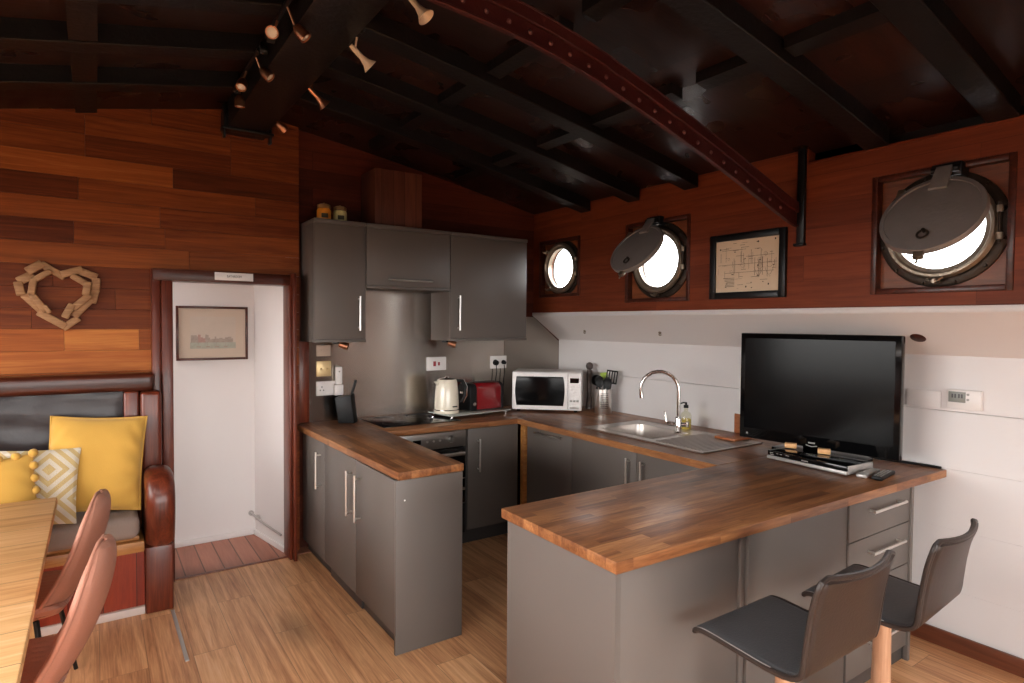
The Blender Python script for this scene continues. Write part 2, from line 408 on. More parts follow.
# ceiling: cambered boards
xs = [XL-.1+(3.75-XL+.1)*i/30 for i in range(31)]
mb = MB()
def roof(x0, x1, y0, y1, n=16):
    q = [x0+(x1-x0)*i/n for i in range(n+1)]
    mb.prism([(x, zc(x)) for x in q]+[(x, zc(x)+.08) for x in reversed(q)], 'Y', y0, y1)
ADDED_HATCH = [(-1.55, -.55, -.3, 1.7), (-.38, .6, -1.3, .35)]     # unseen hatches added for daylight, over the dining table and behind the camera
yb = sorted({YR-.1, 4.75, *[h[2] for h in ADDED_HATCH], *[h[3] for h in ADDED_HATCH]})
for ya, yc in zip(yb, yb[1:]):
    x = XL-.1
    for h in ADDED_HATCH:
        if h[2] <= ya and h[3] >= yc: roof(x, h[0], ya, yc); x = h[1]
    roof(x, 3.75, ya, yc, 30)
struct('ceiling', mb, M['ceil'])

def strip(x0, x1, dep, y0, y1, top=.02, n=14):
    q = [x0+(x1-x0)*i/n for i in range(n+1)]
    return MB().prism([(x, zc(x)-dep) for x in q]+[(x, zc(x)+top) for x in reversed(q)], 'Y', y0, y1, b=.004, seg=1)
for y in (1.0, 1.52, 2.68, 3.2, 3.73):
    struct('ceiling_rafter', strip(.97, 3.265, .085, y-.06, y+.06), M['beam'])
for y in (2.15, 2.68, 3.2, 3.73):
    struct('ceiling_rafter', strip(XL, .67, .085, y-.06, y+.06), M['beam'])
ry = [1.0, 1.52, 1.96, 2.68, 3.2, 3.73, 4.27]
for x in (1.66, 2.36):
    for a, b_ in zip(ry, ry[1:]):
        a2, b2 = (a+.07, b_-.07)
        struct('ceiling_batten', MB().prism([(x-.04, zc(x-.04)-.05), (x+.04, zc(x+.04)-.05), (x+.04, zc(x+.04)+.02), (x-.04, zc(x-.04)+.02)], 'Y', a2, b2, b=.003, seg=1), M['beam'])
rl = [2.15, 2.68, 3.2, 3.73, 4.27]
for a, b_ in zip(rl, rl[1:]):
    x = -.03
    struct('ceiling_batten', MB().prism([(x-.05, zc(x-.05)-.08), (x+.05, zc(x+.05)-.08), (x+.05, zc(x+.05)+.02), (x-.05, zc(x-.05)+.02)], 'Y', a+.07, b_-.07, b=.003, seg=1), M['beam'])
struct('ridge_beam', MB().box(.70, .94, YR, 4.2, 2.865, 3.06, b=.006), M['beam'])
mb = MB(); mb.box(.665, .975, 4.18, 4.26, 2.845, 2.862, b=.003); mb.box(.675, .69, 4.20, 4.25, 2.80, 3.0, b=.003); mb.box(.95, .965, 4.20, 4.25, 2.80, 3.0, b=.003)
mb.box(.69, .95, 4.262, 4.39, 2.865, 3.0, b=.003)
for x in (.70, .94):
    mb.cyl((x, 4.17, 2.93), (x, 4.185, 2.93), .012, seg=10)
struct('beam_bracket', mb, M['blackmetal'])

# doorway wall: boards laid out as in the room, each with its own tone
def board_wall(name, rows, x_end, y, ymax):
    bm = bmesh.new(); lay = bm.loops.layers.float_color.new('tone')
    for z0, z1, segs in rows:
        for x0, x1, t in segs:
            tb = [(x0, z0), (x1, z0), (x1, z1), (x0, z1)]
            g = .0008
            vs = [bm.verts.new((px+(g if k in (0, 3) else -g), y, pz+(g if k < 2 else -g))) for k, (px, pz) in enumerate(tb)]
            vb = [bm.verts.new((px, ymax, pz)) for px, pz in tb]
            fs = [bm.faces.new(vs), bm.faces.new(list(reversed(vb)))]
            for k in range(4): fs.append(bm.faces.new((vs[k], vb[k], vb[(k+1) % 4], vs[(k+1) % 4])))
            for f in fs:
                for l in f.loops: l[lay] = (t, t, t, 1)
    bmesh.ops.recalc_face_normals(bm, faces=bm.faces)
    me = bpy.data.meshes.new(name); bm.to_mesh(me); bm.free(); me.materials.append(M['wall_plank'])
    o = bpy.data.objects.new(name, me); C.objects.link(o); o['kind'] = 'structure'
    return o
XE = 1.19
zr = [3.12, 2.975, 2.848, 2.73, 2.602, 2.475, 2.346, 2.217, 2.087, 1.957, 1.829, 1.705, 1.585, 1.457, 1.330, 1.20]
lay = {0: [(.6, .3), (XE, .35)], 1: [(.3, .33), (XE, .3)], 2: [(-.04, .28), (.75, .4), (XE, .33)], 3: [(-.04, .42), (.75, .24), (XE, .3)],
       4: [(.413, .72), (XE, .13)], 5: [(-.076, .17), (.9, .44), (XE, .3)], 6: [(.34, .55), (XE, .34)], 7: [(-.1, .16), (.366, .42), (XE, .46)],
       8: [(.5, .56), (XE, .42)], 9: [(-.2, .22), (.32, .3), (XE, .3)], 10: [(.1, .27), (.32, .31), (XE, .3)], 11: [(-.3, .3), (.32, .24), (XE, .3)],
       12: [(-.152, .66), (.221, .92), (.32, .5), (XE, .4)], 13: [(.32, .78), (XE, .5)], 14: [(.32, .5), (XE, .4)]}
rows = []
for i in range(15):
    z1, z0 = zr[i], zr[i+1]
    segs = []; x = XL
    ys = lay[i]
    # random boards to the left of the frame
    for xe in (-1.55, -.75):
        segs.append((x, xe, random.uniform(.2, .75))); x = xe
    for xe, t in ys:
        segs.append((x, xe, t)); x = xe
    rows.append((z0, z1, segs))
DX0, DX1, DZ = .36, 1.11, 1.93       # the doorway opening in the wall
cut = []
for z0, z1, segs in rows:
    if z0 < DZ:                        # cut the opening out of the rows it passes through
        out = []
        for a, b_, t in segs:
            if a < DX0: out.append((a, min(b_, DX0), t))
            if b_ > DX1: out.append((max(a, DX1), b_, t))
        if z1 > DZ+.01:
            cut.append((DZ, z1, [(max(a, DX0), min(b_, DX1), t) for a, b_, t in segs if b_ > DX0 and a < DX1]))
        cut.append((z0, z1, out))
    else: cut.append((z0, z1, segs))
cut.append((0, 1.20, [(XL, DX0, .35)])); cut.append((0, 1.20, [(DX1, XE, .3)]))
board_wall('wall_back', cut, XE, YD, YD+.09)
# gable wall behind the kitchen
struct('wall_kitchen', MB().box(XE, 3.75, YB, YB+.12, 0, 1.74).box(XE, 3.37, YB, YB+.12, 1.74, 3.1), M['wall_dark'])
struct('trim_2', MB().box(1.192, 1.268, YB-.02, YB-.001, .912, 1.498, b=.004), M['mahog'])

# doorway lining and casing
mb = MB()
mb.box(.335, .395, 4.28, 4.46, 0.004, 1.885, b=.006)
struct('trim_3', mb, M['mahog'])
mb = MB(); mb.box(1.082, 1.101, 4.25, 4.41, 0.004, 1.885, b=.004); mb.box(1.102, 1.124, 4.215, 4.398, 0.001, 1.965, b=.004)
struct('trim_4', mb, M['mahog'])
struct('trim_5', MB().box(.29, 1.101, 4.29, 4.46, 1.886, 1.958, b=.005), M['mahogX'])
struct('trim_6', MB().box(.285, .334, 4.33, 4.398, .0, 1.96, b=.006), M['mahog'])

# hall beyond the doorway
mb = MB(); mb.box(-1.2, 1.02, 4.94, 5.02, 0, 2.15)
struct('wall_hall', mb, M['hallwhite'])
mb = MB(); mb.prism([(1.0, 4.94), (1.098, 4.411), (1.189, 4.411), (1.189, 4.5), (1.25, 4.5), (1.25, 5.02), (1.0, 5.02)], 'Z', 0, 2.15)
struct('wall_hall_side', mb, M['hallwhite'])
struct('wall_hall_end', MB().box(-1.28, -1.2, 4.5, 5.02, 0, 2.15), M['hallwhite'])
struct('wall_hall_front', MB().box(-1.2, .36, 4.492, 4.52, 0, 2.15), M['hallwhite'])
struct('ceiling_hall', MB().box(-1.28, 1.25, 4.5, 5.02, 2.1, 2.18), M['hallwhite'])
struct('baseboard_hall', MB().box(-1.2, .985, 4.925, 4.939, .004, .045, b=.003), M['hallwhite'])
mb = MB()
d = Vector((.105, -.42, 0)).normalized(); n_ = Vector((-d.y, d.x, 0))*-1
mb.prism([(.998, 4.935), (1.093, 4.42), (1.081, 4.418), (.986, 4.925)], 'Z', .004, .045, b=.003)
struct('baseboard_hall_side', mb, M['hallwhite'])
# pipe along the hall side wall
mb = MB(); mb.tube([(.97, 4.93, .17), (.97, 4.9, .172), (.98, 4.885, .165), (1.0, 4.78, .148), (1.070, 4.44, .125)], .008, 8)
mb.cyl((.97, 4.939, .17), (.97, 4.93, .17), .02, seg=14); mb.box(.985, 1.012, 4.83, 4.87, .14, .168, b=.004)
solo('heating_pipe', mb, M['silverplastic'], 'thin grey pipe running low along the white hall wall through the doorway', 'pipe')

# right side: lower white boards, sloping soffit, upper panelling
mb = MB(); zs = [0, .3, .61, .915, 1.21, 1.52]
for a, b_ in zip(zs, zs[1:]):
    mb.box(XR, XR+.09, YR, YB, a+(.001 if a == 1.21 else .0002), b_-(.001 if b_ == 1.21 else .0002), b=(.0015 if 1.21 in (a, b_) else .0006), seg=1)
mb.box(XR+.03, XR+.12, YR, YB, 0, 1.55)
struct('wall_right', mb, M['white'])
mb = MB(); mb.prism([(XU, 1.705), (XR+.02, 1.478), (XR+.12, 1.478), (XR+.12, 1.72), (XU, 1.72)], 'Y', YR, YB)
struct('wall_right_soffit', mb, M['soffit'])
struct('trim_7', MB().box(XU-.012, XU+.06, YR, YB-.001, 1.707, 1.737, b=.004), M['white'])
struct('baseboard_right', MB().box(XR-.022, XR-.001, YR, 1.75, 0, .085, b=.005), M['trimwood'])

PORT = [(4.08, 2.115, 3.81, 4.36, 1.87, 2.365), (2.985, 2.09, 2.69, 3.29, 1.80, 2.38), (1.245, 2.10, .95, 1.54, 1.80, 2.395)]
mb = MB(); ywall = [YR]; XB = XU+.07
def panel(y0, y1, z0, z1):
    if y1-y0 > .001 and z1-z0 > .001: mb.box(XU, XB, y0, y1, z0, z1)
top = lambda y: 2.534 if y < 1.885 else 2.66
cur = YR
for cy, cz, y0, y1, z0, z1 in sorted(PORT):
    if cur < 1.885 < y0:
        panel(cur, 1.885, 1.737, 2.534); panel(1.885, y0, 1.737, 2.66)
    else: panel(cur, y0, 1.737, top(y0-.01))
    panel(y0, y1, 1.737, z0); panel(y0, y1, z1, top(y0)); cur = y1
panel(cur, YB, 1.737, 2.66)
struct('wall_right_upper', mb, M['side_panel'])
mb = MB(); mb.box(XB, XB+.03, YR, YB+.1, 1.70, 1.80); mb.box(XB, XB+.03, YR, YB+.1, 2.395, 2.75)
cur = YR
for cy, cz, y0, y1, z0, z1 in sorted(PORT):
    mb.box(XB, XB+.03, cur, y0, 1.70, 2.75); cur = y1
mb.box(XB, XB+.03, cur, YB+.1, 1.70, 2.75)
struct('wall_right_hull', mb, M['beam'])
struct('trim_8', MB().box(XU-.004, XU+.07, YR, 1.885, 2.535, 2.548, b=.002), M['side_panel'])

# left and rear walls with unseen windows added to light the room
WL = [(.7, 4.1, .9, 2.15)]
mb = MB()
y0, y1, z0, z1 = WL[0]
mb.box(XL-.1, XL, YR-.1, y0, 0, 2.6); mb.box(XL-.1, XL, y1, YD+.1, 0, 2.6); mb.box(XL-.1, XL, y0, y1, 0, z0); mb.box(XL-.1, XL, y0, y1, z1, 2.6)
struct('wall_left', mb, M['side_panel'])
WR = (-2.0, 2.6, .5, 1.9); x0, x1, z0r, z1r = WR
mb = MB(); mb.box(XL-.1, x0, YR-.1, YR, 0, 3.1); mb.box(x1, 3.75, YR-.1, YR, 0, 3.1); mb.box(x0, x1, YR-.1, YR, 0, z0r); mb.box(x0, x1, YR-.1, YR, z1r, 3.1)
struct('wall_rear', mb, M['wall_dark'])
t = thing('window_4', 'wide window in the left wall beside the camera', 'window', (XL, 1.5, .85), kind='structure')
mb = MB()
for a in (y0, (y0+y1)/2-.03, y1-.06): mb.box(XL-.08, XL-.03, a, a+.06, z0, z1)
mb.box(XL-.08, XL-.03, y0, y1, z0, z0+.06); mb.box(XL-.08, XL-.03, y0, y1, z1-.06, z1)
part('window_frame', mb, M['hallwhite'], t); part('window_pane', MB().box(XL-.058, XL-.054, y0+.03, y1-.03, z0+.03, z1-.03), M['glass'], t)
t = thing('window_5', 'wide window in the rear wall behind the camera', 'window', (0, YR, .5), kind='structure')
mb = MB()
for k in range(4):
    a = x0+(x1-x0-.06)*k/3; mb.box(a, a+.06, YR-.08, YR-.03, z0r, z1r)
mb.box(x0, x1, YR-.08, YR-.03, z0r, z0r+.06); mb.box(x0, x1, YR-.08, YR-.03, z1r-.06, z1r)
part('window_frame', mb, M['hallwhite'], t); part('window_pane', MB().box(x0+.03, x1-.03, YR-.058, YR-.054, z0r+.03, z1r-.03), M['glass'], t)

for k, (hx0, hx1, hy0, hy1) in enumerate(ADDED_HATCH):
    t = thing(f'window_{6+k}', ('glazed hatch in the roof over the dining table', 'glazed hatch in the roof behind the camera')[k], 'window', ((hx0+hx1)/2, (hy0+hy1)/2, 2.8), kind='structure')
    mb = MB(); zf = max(zc(hx0), zc(hx1)); zl = min(zc(hx0), zc(hx1))-.05
    for a, b_ in ((hx0, hx0+.05), (hx1-.05, hx1)): mb.box(a, b_, hy0, hy1, zl, zf+.12)
    for a, b_ in ((hy0, hy0+.05), (hy1-.05, hy1)): mb.box(hx0+.05, hx1-.05, a, b_, zl, zf+.12)
    part('hatch_frame', mb, M['hallwhite'], t); part('hatch_pane', MB().box(hx0+.05, hx1-.05, hy0+.05, hy1-.05, zf+.10, zf+.106), M['glass'], t)

# ------------------------------------------------------------------ portholes
RXM = lambda x, y, z: Matrix.Translation((x, y, z)) @ Matrix.Rotation(-PI/2, 4, 'Y')     # lathe axis z -> -x (into the room)
def porthole(i, cy, cz, y0, y1, z0, z1, label, rg, ro, lid, ringmat):
    t = thing(f'window_{i}', label, 'porthole', (XU+.06, cy, cz), kind='structure')
    mb = MB(); w = .028
    dz = XB-.004
    mb.box(XU-.006, dz, y0, y0+w, z0, z1, b=.003); mb.box(XU-.006, dz, y1-w, y1, z0, z1, b=.003)
    mb.box(XU-.006, dz, y0+w, y1-w, z0, z0+w, b=.003); mb.box(XU-.006, dz, y0+w, y1-w, z1-w, z1, b=.003)
    part('recess_frame', mb, M['mahogX'], t)
    part('backing_board', MB().holed(cy, cz, y0+.004, y1-.004, z0+.004, z1-.004, rg+.02, XU+.045, XB+.005), M['recess_wood'], t)
    # outer flange with bolts, then the inner glazing ring
    mb = MB(); mb.lathe([(rg+.02, 0), (ro, 0), (ro, .012), (ro-.012, .018), (rg+.045, .018), (rg+.02, .01), (rg+.02, -.05), (rg+.024, -.05)], 56, RXM(XU+.044, cy, cz))
    for k in range(12):
        a = 2*PI*(k+.5)/12; rr = (ro+rg+.06)/2
        mb.cyl((XU+.028, cy+rr*math.cos(a), cz+rr*math.sin(a)), (XU+.018, cy+rr*math.cos(a), cz+rr*math.sin(a)), .009, .006, seg=8)
    part('flange', mb, M['bronze'], t)
    mb = MB(); mb.lathe([(rg, -.02), (rg+.045, 0), (rg+.05, .02), (rg+.038, .034), (rg+.026, .034), (rg+.018, .018), (rg, .014), (rg, -.02)], 56, RXM(XU+.024, cy, cz))
    # hinge knuckles on the side and the two wing-nut lugs
    for s in (-.06, .06): mb.cyl((XU-.005, cy-rg-.055, cz+s-.015), (XU-.005, cy-rg-.055, cz+s+.015), .014, seg=12)
    ring = part('glazing_ring', mb, M[ringmat], t)
    mb = MB(); mb.tube([(XU-.012, cy-rg-.056, cz-.09), (XU-.012, cy-rg-.056, cz+.09)], .006, 8); part('hinge_pin', mb, M['bronze'], ring)
    for a, nm in (((-PI/2, 'wing_nut'),) if lid else ((PI*.22, 'wing_nut'), (-PI*.30, 'wing_nut'))):
        py, pz = cy+(rg+.06)*math.cos(a), cz+(rg+.06)*math.sin(a)
        mb = MB(); mb.cyl((XU+.03, py, pz), (XU-.035, py, pz), .007, seg=10); mb.cyl((XU-.012, py, pz), (XU-.028, py, pz), .013, .01, seg=10)
        mb.tube([(XU-.02, py-.034, pz+.016), (XU-.022, py-.016, pz+.002), (XU-.02, py, pz), (XU-.022, py+.016, pz-.002), (XU-.02, py+.034, pz+.010)], [.006, .005, .006, .005, .006], 8)
        part(nm, mb, M['worn'], ring)
    part('porthole_glass', MB().cyl((XU+.02, cy, cz), (XU+.012, cy, cz), rg+.002, seg=56), M['tintglass'], t)
    if lid:
        phi, hz, rl_, hx, hy, roll = lid
        hp = Vector((hx, hy, hz))
        mb = MB(); mb.box(XU-.045, XU+.04, hy-.062, hy+.062, hz-.022, hz+.04, b=.006)
        mb.cyl((XU-.05, hy-.055, hz+.01), (XU-.05, hy+.055, hz+.01), .016, seg=14)
        part('hinge_block', mb, M['blackmetal'], t)
        T = Matrix.Translation(hp) @ Matrix.Rotation(phi, 4, 'Y') @ Matrix.Rotation(roll, 4, 'X') @ Matrix.Translation((0, 0, -(rl_+.045)))
        TL = T @ Matrix.Rotation(-PI/2, 4, 'Y')
        mb = MB(); mb.lathe([(0, .018), (rl_-.05, .017), (rl_-.022, .012), (rl_-.02, .019), (rl_-.003, .017), (rl_, .008), (rl_, -.012), (rl_-.012, -.016), (rl_-.03, -.016), (rl_-.034, -.004), (0, -.002)], 56, TL)
        ld = part('deadlight_cover', mb, M['gun'], t)
        mb = MB(); mb.prism([(-.032, rl_+.055), (.032, rl_+.055), (.038, rl_-.075), (-.038, rl_-.075)], 'X', -.032, -.016, b=.004, M=T)
        part('hinge_arm', mb, M['gun'], ld)
        mb = MB(); R0 = T @ Matrix.Translation((-.026, .0, -rl_*.6))
        mb.tube([(0, .021*math.cos(2*PI*k/16), .021*math.sin(2*PI*k/16)) for k in range(16)], .005, 8, closed=True, M=R0)
        mb.cyl((.01, 0, .021), (-.008, 0, .021), .008, seg=10, M=R0)
        part('ring_pull', mb, M['bronze'], ld)
        mb = MB()
        mb.box(-.012, .012, -.02, .02, -rl_-.03, -rl_+.008, b=.003, M=T); mb.cyl((0, 0, -rl_-.02), (0, 0, -rl_-.055), .005, seg=8, M=T)
        mb.box(-.014, .01, rl_*.70, rl_*.70+.03, rl_*.5, rl_*.5+.07, b=.003, M=T @ Matrix.Rotation(0, 4, 'X'))
        part('clasp_lug', mb, M['worn'], ld)
    return t
porthole(1, *PORT[0], 'small round porthole with no cover, nearest the dark wall cabinets', .165, .238, None, 'worn')
porthole(2, *PORT[1], 'round porthole with tilted grey cover, left of the framed ship plan', .183, .27, (math.radians(38), 2.355, .208, 3.235, 2.985, 0.0), 'worn')
porthole(3, *PORT[2], 'largest looking porthole with tilted grey cover, above the television', .186, .272, (math.radians(33), 2.352, .210, 3.235, 1.2, 0.0), 'worn')

# ------------------------------------------------------------------ riveted arch
t = thing('riveted_beam', 'red riveted steel arch beam crossing below the dark ceiling', 'beam', (3.2, 1.95, 2.134), kind='structure')
pts = [(.82, 2.772), (.95, 2.765), (1.105, 2.757), (1.391, 2.73), (1.726, 2.668), (2.148, 2.552), (2.53, 2.437), (3.102, 2.245), (3.26, 2.188)]
def interp(x):
    for (xa, za), (xb, zb) in zip(pts, pts[1:]):
        if x <= xb: return za+(zb-za)*(x-xa)/(xb-xa)
    return pts[-1][1]
def smooth_low(x):
    x = abs(x-.82)+.82
    return sum(interp(min(max(x+k*.05, .82), 3.26)) for k in range(-2, 3))/5
ax = [-1.3+(3.257+1.3)*i/60 for i in range(61)]
low = [(x, smooth_low(x)) for x in ax]
H = .118
def band(off0, off1, y0_, y1_, b=.002):
    return MB().prism([(x, z+off0) for x, z in low]+[(x, z+off1) for x, z in reversed(low)], 'Y', y0_, y1_, b=b, seg=1)
part('web', band(0, H, 1.935, 1.947), M['redsteel'], t)
part('flange', band(-.006, .004, 1.922, 1.947), M['redsteel'], t)
part('flange', band(H-.045, H+.004, 1.918, 1.934), M['redsteel'], t); part('flange', band(H+.0045, H+.012, 1.918, 1.99), M['redsteel'], t)
mb = MB(); x = -1.2
while x < 3.12:
    z = smooth_low(x)+.040; mb.lathe([(0, .009), (.005, .008), (.009, .004), (.010, 0)], 10, Matrix.Translation((x, 1.935, z)) @ Matrix.Rotation(PI/2, 4, 'X')); x += .1
part('rivets', mb, M['rivet'], t)
mb = MB(); mb.box(3.256, 3.279, 1.89, 1.934, 2.10, 2.655, b=.004); mb.box(3.245, 3.279, 1.885, 1.945, 2.085, 2.10, b=.003)
part('knee_bracket', mb, M['blackmetal'], t)

# ------------------------------------------------------------------ spot lights on the ridge beam
def spot(mb_body, mb_lens, p, aim, r, L, flare=None):
    p = Vector(p); a = Vector(aim).normalized()
    q = Vector((0, 0, 1)).rotation_difference(a).to_matrix().to_4x4(); T = Matrix.Translation(p) @ q
    if flare:
        mb_body.lathe([(0, -.045), (.009, -.045), (.012, -.02), (.012, .02), (.02, .05), (.036, .075), (.034, .075), (.018, .052), (0, .045)], 20, T)
    else:
        mb_body.lathe([(0, -.01), (r*.6, -.01), (r*.8, 0), (r, .015), (r, L), (r*.88, L), (r*.85, L-.008), (0, L-.01)], 20, T)
        mb_lens.lathe([(0, L-.003), (r*.6, L-.004), (r*.86, L-.009)], 20, T)
LG = 'spotlights along the ridge beam'
def fixture(label, bar, heads, matb, matl, flare):
    t = thing('spotlight_bar', label, 'spotlight', ((bar[0][0]), (bar[0][1]+bar[1][1])/2, bar[0][2]))
    mb = MB(); mb.tube(bar, .011, 10)
    for q in (0, 1): mb.cyl(bar[q], (bar[q][0]+(.035 if bar[q][0] < .8 else -.035), bar[q][1], bar[q][2]), .02, seg=14)
    part('bar', mb, M['blackmetal'], t)
    for (p, aim) in heads:
        b1, b2 = MB(), MB()
        spot(b1, b2, p, aim, .026, .05, flare)
        b1.tube([(bar[0][0], p[1], bar[0][2]), Vector(p)-Vector(aim).normalized()*.02], .005, 8)
        h = part('spot_head', b1, M[matb], t)
        if not flare: part('bulb', b2, M[matl], h)
fixture('black bar with copper spotlights on the ridge beam, nearer one over the left side', [(.655, 2.45, 2.93), (.655, 2.95, 2.93)],
        [((.635, 2.74, 2.865), (-.35, -1, -.45)), ((.70, 2.6, 2.845), (.5, -.2, -.6))], 'copper', 'lens', False)
fixture('black bar with three copper spotlights on the ridge beam, close to the boarded gable wall', [(.655, 3.1, 2.93), (.655, 3.72, 2.93)],
        [((.69, 3.18, 2.865), (.5, -.3, -.55)), ((.635, 3.38, 2.865), (-.3, -.5, -.9)), ((.66, 3.6, 2.855), (0, .05, -1))], 'copper', 'lens', False)
fixture('cream trumpet spotlight on the right side of the ridge beam, nearest the camera', [(.985, 2.1, 2.93), (.985, 2.24, 2.93)], [((1.02, 2.17, 2.865), (.45, -.35, -.7))], 'cream_metal', 'lens', True)
fixture('cream trumpet spotlight on the right side of the ridge beam, the middle one', [(.985, 2.62, 2.93), (.985, 2.78, 2.93)], [((.99, 2.69, 2.85), (.7, .0, -.55))], 'cream_metal', 'lens', True)
fixture('copper trumpet spotlight on the right side of the ridge beam, between two rafters', [(.965, 3.26, 2.93), (.965, 3.38, 2.93)], [((.975, 3.3, 2.85), (.7, .1, -.55))], 'copper', 'lens', True)
fixture('small spotlight at the wall end of the ridge beam, right side', [(.965, 3.84, 2.93), (.965, 3.98, 2.93)], [((.945, 3.93, 2.85), (.6, .1, -.5))], 'copper', 'lens', False)

# ------------------------------------------------------------------ kitchen: cabinets
def bar_handle(mb, a, b_, out, r=.0068, so=.034):
    """bar from a to b standing off a door; out: direction out of the door"""
    a, b_, o = Vector(a), Vector(b_), Vector(out)*so
    d = (b_-a).normalized()
    mb.cyl(a+o-d*.02, b_+o+d*.02, r, seg=12, b=.001)
    mb.cyl(a, a+o, r*.8, seg=10); mb.cyl(b_, b_+o, r*.8, seg=10)
DT = .019
def carc(x0, x1, y0, y1, z0, z1, open_side=None, th=.018):
    mb = MB()
    mb.box(x0, x0+th, y0, y1, z0, z1); mb.box(x1-th, x1, y0, y1, z0, z1)
    mb.box(x0+th, x1-th, y0, y1, z0, z0+th); 
    if open_side != 'top': mb.box(x0+th, x1-th, y0, y1, z1-th, z1)
    if open_side != 'y': mb.box(x0+th, x1-th, y1-th, y1, z0+th, z1-th)
    mb.box(x0+th, x1-th, y0, y0+.004, z0+th, z1-th)
    return mb

# wall cabinets
def wall_cab(label, x0, x1, z0, z1, hand, corner=True):
    t = thing('wall_cabinet', label, 'cabinet', ((x0+x1)/2, YB-.01, z0), group='dark wall cabinets over the hob')
    part('body', MB().box(x0+.001, x1-.001, 4.14, YB-.004, z0, z1, b=.002), M['grey'], t)
    d = part('door', MB().box(x0+.002, x1-.002, 4.118, 4.138, z0+.022, z1-.03, b=.002), M['grey'], t)
    mb = MB(); bar_handle(mb, *hand, (0, -1, 0)); part('handle', mb, M['nickel'], d)
    mb = MB(); mb.box(x0, x1, 4.108, YB-.004, z1-.028, z1, b=.004); part('cornice', mb, M['grey'], t)
    mb = MB(); mb.box(x0, x1, 4.112, 4.16, z0-.001, z0+.02, b=.003); part('pelmet', mb, M['grey'], t)
    return t
wall_cab('narrow dark grey wall cabinet nearest the doorway, vertical handle on its right', 1.21, 1.573, 1.50, 2.335, ((1.52, 4.118, 1.60), (1.52, 4.118, 1.80)))
wall_cab('short dark grey cabinet over the hob with a horizontal handle', 1.575, 2.244, 1.88, 2.335, ((1.75, 4.118, 1.945), (2.06, 4.118, 1.945)))
wall_cab('wide dark grey wall cabinet nearest the portholes, vertical handle on its left', 2.246, 2.966, 1.50, 2.335, ((2.315, 4.118, 1.60), (2.315, 4.118, 1.83)))
t = solo('duct_box', MB().box(1.66, 2.03, 4.17, YB-.002, 2.337, 2.745, b=.004), M['ductwood'], 'reddish brown boarded box standing on top of the wall cabinets', 'duct cover')

for x, nm in ((1.42, 'left'), (2.30, 'right')):
    t = thing('under_cabinet_light', 'small copper coloured light under the narrow wall cabinet by the doorway' if nm == 'left' else 'small copper coloured light under the wide wall cabinet, above the kettle', 'light', (x, 4.3, 1.499), group='lights under the wall cabinets')
    mb = MB(); mb.cyl((x, 4.3, 1.498), (x, 4.3, 1.484), .026, seg=18, b=.002); part('base', mb, M['blackmetal'], t)
    mb = MB(); mb.cyl((x+.02, 4.29, 1.48), (x+.075, 4.26, 1.462), .022, .026, seg=18, b=.003); part('head', mb, M['copper'], t)
    # lamp off

# jars on top
def jar(x, y, label, fill):
    t = thing('preserve_jar', label, 'jar', (x, y, 2.336), group='jars on the wall cabinet')
    mb = MB(); mb.lathe([(0, .001), (.044, .001), (.048, .008), (.048, .072), (.042, .086), (0, .086)], 24, Matrix.Translation((x, y, 2.336))); part('jar_body', mb, M[fill], t)
    mb = MB(); mb.lathe([(0, .118), (.03, .118), (.043, .112), (.045, .09), (.043, .088), (0, .088)], 24, Matrix.Translation((x, y, 2.336)))
    mb.lathe([(0, .128), (.008, .126), (.008, .116), (0, .116)], 12, Matrix.Translation((x, y, 2.336)))
    part('lid', mb, M['jarlid'], t)
    mb = MB(); mb.prism([(.0485*math.cos(a), .0485*math.sin(a)) for a in [-2.2+.12*k for k in range(9)]]+[(.0475*math.cos(a), .0475*math.sin(a)) for a in [-2.2+.12*k for k in range(8, -1, -1)]], 'Z', .02, .05, M=Matrix.Translation((x, y, 2.336)))
    part('label', mb, M['jarlabel'], t)
jar(1.315, 4.24, 'orange jar on the wall cabinet, beside the paler jar', 'orangejar')
jar(1.435, 4.26, 'pale yellow jar on the wall cabinet, nearer the boarded box', 'palejar')

# splashback steel
def splash(name, label, outline, mat):
    me = bpy.data.meshes.new(name); n = len(outline)
    vs = [(x, YB-.003, z) for x, z in outline]+[(x, YB-.001, z) for x, z in outline]
    fs = [tuple(range(n)), tuple(reversed(range(n, 2*n)))]+[(k, k+n, (k+1) % n+n, (k+1) % n) for k in range(n)]
    me.from_pydata(vs, [], fs)
    uv = me.uv_layers.new(name='UVMap')
    for l in me.loops: uv.data[l.index].uv = (vs[l.vertex_index][0], vs[l.vertex_index][2]+vs[l.vertex_index][1])
    me.materials.append(mat); o = bpy.data.objects.new(name, me); C.objects.link(o)
    set_props(o, label, 'splashback')
    return o
splash('steel_splashback', 'brushed stainless steel splashback behind the hob', [(1.27, .912), (2.963, .912), (2.963, 1.895), (1.27, 1.895)], M['splash'])
splash('steel_splashback', 'dull steel wall panel in the corner behind the microwave', [(2.968, .912), (3.575, .912), (3.575, 1.478), (3.284, 1.698), (2.968, 1.698)], M['splash2'])

# base units
CT = .868   # carcass top
def plinth(mb, *a): mb.box(*a, b=.002)
